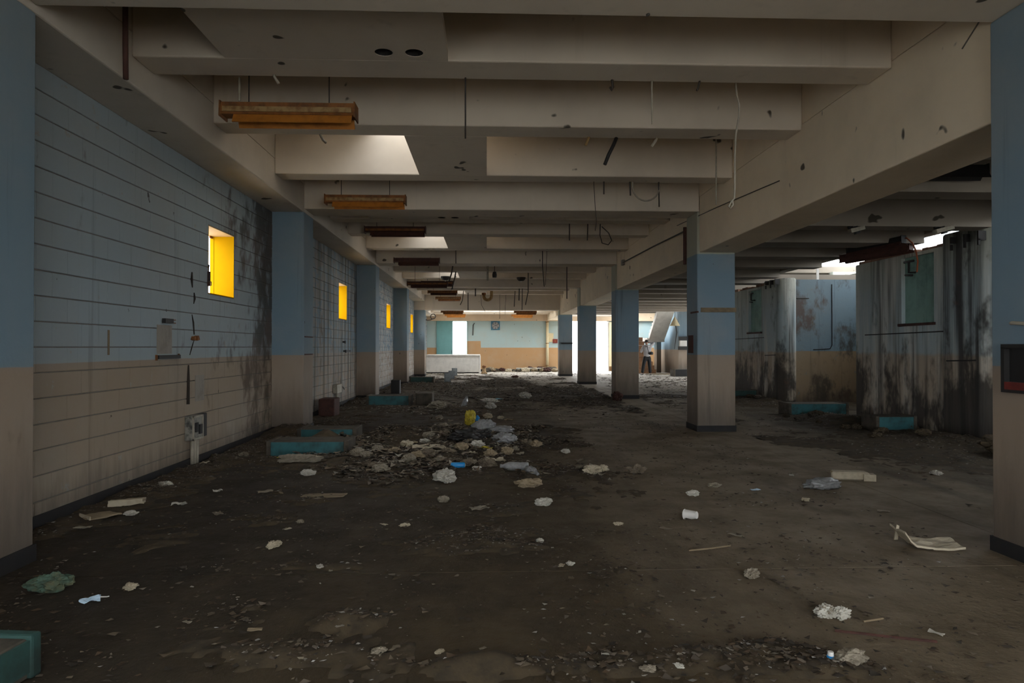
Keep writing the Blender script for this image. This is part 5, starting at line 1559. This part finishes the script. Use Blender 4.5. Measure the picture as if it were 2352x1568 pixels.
for i, (px, py) in enumerate(heap):
    s_ = random.uniform(0.035, 0.085)
    if i % 3 == 0:
        mb, nm, m_, lab = sheet(s_ * 2.6, s_ * 1.6, 200 + i, 0.03, 6), 'paper_scrap', random.choice(['paperdull', 'paperdull', 'card', 'foam']), 'flat torn paper scrap in or near the rubbish heap'
        grp, cat = 'torn papers of the rubbish heap', 'paper'
    else:
        mb, nm, m_, lab = crumple(s_ * 1.2, s_, s_ * 0.65, 200 + i, 0.5, 1.8), 'crumpled_paper', random.choice(['paperdull', 'paperbrown', 'paperbrown', 'card', 'foam', 'paperdull', 'paper']), 'crumpled dirty paper lump in or near the rubbish heap'
        grp, cat = 'crumpled papers of the rubbish heap', 'paper'
    lab = near_label('torn paper scrap' if i % 3 == 0 else 'crumpled paper lump', m_, px, py)
    drop(nm, mb, m_, px, py, lab, cat, group=grp)
scr = [(330, 1135), (380, 1118), (470, 1072), (690, 1200), (760, 1310), (735, 1305), (660, 1215), (630, 1255), (610, 1130), (560, 1050), (880, 1205), (930, 1208), (1290, 1300), (1310, 1297), (1205, 1060), (1240, 1245), (1530, 1215),
       (1640, 1118), (1818, 1092), (1850, 1150), (2030, 1175), (2150, 1090), (1690, 1230), (1420, 1205), (1110, 1490), (1010, 1500), (1390, 1510), (870, 1500), (430, 1430), (300, 1352), (500, 1180), (1560, 1540), (1640, 1530), (1490, 1545), (2150, 1455)]
for i, (px, py) in enumerate(scr):
    k = random.uniform(8, 17)
    s_ = size(k, py)
    m_ = random.choice(['paper', 'paperdull', 'foam'])
    drop('paper_chip', crumple(s_, s_ * 0.7, s_ * 0.35, 400 + i, 0.6, 2.0) if i % 2 else sheet(s_ * 2, s_ * 1.1, 400 + i, s_ * 0.2, 5, 0.002), m_, px, py,
         near_label('small stray chip' if i % 2 else 'small flat stray scrap', m_, px, py), 'scrap', group='stray scraps on the floor')
# rubble along the far wall and booths
for i in range(26):
    x, y = random.uniform(-0.2, 4.1), random.uniform(38.5, 39.8)
    s_ = random.uniform(0.06, 0.2)
    tag(obj('rubble_lump', crumple(s_ * 1.3, s_, s_ * 0.7, 500 + i), MT[random.choice(['card', 'kerb', 'foam', 'rustdark'])], loc=(x, y, 0.0)), 'broken plaster lump lying along the foot of the far wall', 'rubble', 'plaster lumps along the far wall')
for i in range(22):
    x, y = random.uniform(5.9, 7.3), random.choice([random.uniform(11.2, 13.4), random.uniform(9.9, 11.2), random.uniform(17, 19)])
    s_ = random.uniform(0.03, 0.09)
    tag(obj('rubble_lump', crumple(s_ * 1.3, s_, s_ * 0.7, 540 + i), MT[random.choice(['dirt', 'rubbledark'])], loc=(x, y, max(0, gz(x, y) - 0.01))), 'dark rubble lump in the drift before the booths', 'rubble', 'rubble before the booths')
tag(obj('rubble_lump', crumple(0.45, 0.3, 0.16, 77, 0.4, 1.5, True), MT['dirt'], loc=(6.9, 8.55, 0)), 'large dark heap beside the near right column', 'rubble')

# ---------------------------------------------------------------- person with back to the camera
p0 = floor_at(1486, 861)
pe = thing('person', (p0.x, p0.y, 0), 'person in light grey hoodie and black trousers, back turned, arm raised to the face', 'person')


def skin(name, V, E, rad, m, parent, sub=2):
    me = bpy.data.meshes.new(name)
    me.from_pydata(V, E, [])
    me.materials.append(m)
    o = bpy.data.objects.new(name, me)
    COL.objects.link(o)
    o.parent = parent
    sk = o.modifiers.new('skin', 'SKIN')
    sk.use_smooth_shade = True
    for i, r_ in enumerate(rad):
        d = me.skin_vertices[0].data[i]
        d.radius = r_ if isinstance(r_, tuple) else (r_, r_)
        d.use_root = i == 0
    ss = o.modifiers.new('sub', 'SUBSURF')
    ss.levels = ss.render_levels = sub
    return o


def chain(parts):
    V, E, Rd, names = [], [], [], {}
    for line in parts:
        prev_ = None
        for nm, co, r_ in line:
            if nm in names:
                k = names[nm]
            else:
                k = len(V)
                V.append(co)
                Rd.append(r_)
                names[nm] = k
            if prev_ is not None:
                E.append((prev_, k))
            prev_ = k
    return V, E, Rd


LS, LE, LH = (-0.17, 0.02, 1.43), (-0.31, 0.02, 1.13), (-0.13, 0.22, 1.30)
RS, RE, RH = (0.19, 0.02, 1.46), (0.40, 0.10, 1.61), (0.10, 0.17, 1.63)


def fingers(tag_, w_, d, side):
    w_, d, side = Vector(w_), Vector(d).normalized(), Vector(side).normalized()
    up = d.cross(side)
    palm = w_ + d * 0.06
    out = []
    for k, (s_, l_) in enumerate([(-0.03, 0.062), (-0.01, 0.075), (0.011, 0.07), (0.03, 0.055)]):
        b = palm + d * 0.035 + side * s_
        out.append([(tag_ + 'palm', tuple(palm), (0.035, 0.02)), (f'{tag_}k{k}', tuple(b), 0.011), (f'{tag_}m{k}', tuple(b + d * l_ * 0.5 + up * 0.012), 0.0095), (f'{tag_}t{k}', tuple(b + d * l_ * 0.75 + up * 0.035), 0.008)])
    b = w_ + d * 0.04 - side * 0.04
    out.append([(tag_ + 'palm', tuple(palm), (0.035, 0.02)), (tag_ + 'tb', tuple(b), 0.012), (tag_ + 'tt', tuple(b + d * 0.04 - side * 0.015 + up * 0.01), 0.009)])
    return out


rhw = tuple(Vector(RE).lerp(Vector(RH), 0.86))
lhw = tuple(Vector(LE).lerp(Vector(LH), 0.86))
lines = [[('pel', (0, 0, 0.93), (0.15, 0.11)), ('wai', (0, 0.0, 1.08), (0.13, 0.10)), ('che', (0, 0.02, 1.32), (0.15, 0.11)), ('nkb', (0.0, 0.03, 1.47), 0.065), ('nk', (-0.005, 0.045, 1.54), 0.055), ('hd', (-0.01, 0.06, 1.62), (0.078, 0.09)), ('hd2', (-0.01, 0.065, 1.70), (0.07, 0.082)), ('hd3', (-0.01, 0.06, 1.745), (0.04, 0.05))],
         [('che', (0, 0, 0), 0), ('rs', RS, 0.06), ('re', RE, 0.045), ('rw', rhw, 0.03), ('Rpalm', tuple(Vector(rhw) + (Vector(RH) - Vector(RE)).normalized() * 0.06), (0.035, 0.02))],
         [('che', (0, 0, 0), 0), ('ls', LS, 0.06), ('le', LE, 0.045), ('lw', lhw, 0.03), ('Lpalm', tuple(Vector(lhw) + (Vector(LH) - Vector(LE)).normalized() * 0.06), (0.035, 0.02))],
         [('pel', (0, 0, 0), 0), ('rh', (0.10, 0, 0.88), 0.09), ('rk', (0.135, 0.02, 0.48), 0.06), ('ra', (0.17, 0.0, 0.09), 0.042), ('rf', (0.18, 0.13, 0.035), 0.035)],
         [('pel', (0, 0, 0), 0), ('lh', (-0.10, 0, 0.88), 0.09), ('lk', (-0.17, 0.02, 0.48), 0.06), ('la', (-0.235, 0.0, 0.09), 0.042), ('lf', (-0.255, 0.12, 0.035), 0.035)]]
lines += fingers('R', rhw, Vector(RH) - Vector(RE), (0, 0.4, 1)) + fingers('L', lhw, Vector(LH) - Vector(LE), (1, 0, 0.3))
V, E, Rd = chain(lines)
skin('body', V, E, Rd, MT['skin'], pe)
V, E, Rd = chain([[('a', (0, 0, 0.83), (0.175, 0.135)), ('b', (0, 0, 1.04), (0.17, 0.135)), ('c', (0, 0.02, 1.32), (0.18, 0.135)), ('d', (0, 0.03, 1.46), (0.09, 0.085))],
                  [('c', (0, 0, 0), 0), ('rs', RS, 0.085), ('re', RE, 0.07), ('rw', rhw, 0.048)],
                  [('c', (0, 0, 0), 0), ('ls', LS, 0.085), ('le', LE, 0.07), ('lw', lhw, 0.048)]])
skin('hoodie', V, E, Rd, MT['shirt'], pe)
obj('hood', crumple(0.12, 0.09, 0.07, 3, 0.2, 1.2), MT['shirt'], pe, (0.0, -0.06, 1.40), smooth=True)
V, E, Rd = chain([[('t', (0, 0, 1.03), (0.15, 0.12)), ('a', (0, 0, 0.92), (0.165, 0.128)), ('rh', (0.11, 0, 0.80), 0.115), ('rk', (0.135, 0.02, 0.48), 0.09), ('ra', (0.17, 0.0, 0.08), 0.078)],
                  [('a', (0, 0, 0), 0), ('lh', (-0.11, 0, 0.80), 0.115), ('lk', (-0.17, 0.02, 0.48), 0.09), ('la', (-0.235, 0.0, 0.08), 0.078)]])
skin('trousers', V, E, Rd, MT['trousers'], pe)
for sx, ang in ((0.175, -0.05), (-0.245, 0.15)):
    sh_ = MB().prism([(-0.045, -0.07), (0.045, -0.07), (0.052, 0.10), (0.03, 0.2), (-0.03, 0.2), (-0.052, 0.10)], 0.0, 0.075)
    obj('shoe', sh_, MT['shoe'], pe, (sx, 0, 0), (0, 0, ang), bevel=0.02)
obj('hair', crumple(0.088, 0.10, 0.085, 6, 0.10, 2.0, True), MT['hair'], pe, (-0.01, 0.045, 1.635), smooth=True)
for sx in (-1, 1):
    obj('ear', crumple(0.012, 0.022, 0.026, 7, 0.1), MT['skin'], pe, (-0.01 + sx * 0.082, 0.065, 1.605), smooth=True)
obj('nose', MB().add([(-0.025, 0.14, 1.61), (0.005, 0.14, 1.61), (-0.01, 0.172, 1.615), (-0.01, 0.14, 1.66)], [(0, 1, 2), (1, 3, 2), (3, 0, 2), (0, 3, 1)]), MT['skin'], pe)
for sx in (-1, 1):
    obj('eye', crumple(0.012, 0.008, 0.010, 8, 0.05), MT['black'], pe, (-0.01 + sx * 0.032, 0.138, 1.655))
obj('mouth', MB().box(-0.032, 0.012, 0.135, 0.143, 1.578, 1.586), MT['red'], pe)
bg_ = obj('waist_bag', crumple(0.13, 0.075, 0.085, 11, 0.2, 1.4, True), MT['black'], pe, (0.17, -0.10, 1.02), smooth=True)
obj('strap', MB().tube([(-0.02, -0.155, 1.46), (0.0, -0.17, 1.3), (0.06, -0.165, 1.15), (0.12, -0.15, 1.08)], 0.014, 6), MT['black'], pe)
cmr = thing('camera_body', (p0.x - 0.02, p0.y + 0.26, 1.60), 'small black camera held to the face of the person', 'camera')
obj('body', MB().box(-0.07, 0.07, -0.03, 0.03, 0, 0.09), MT['black'], cmr, bevel=0.008)
obj('lens', MB().tube([(0, 0.03, 0.045), (0, 0.11, 0.045)], 0.032, 14), MT['black'], cmr)
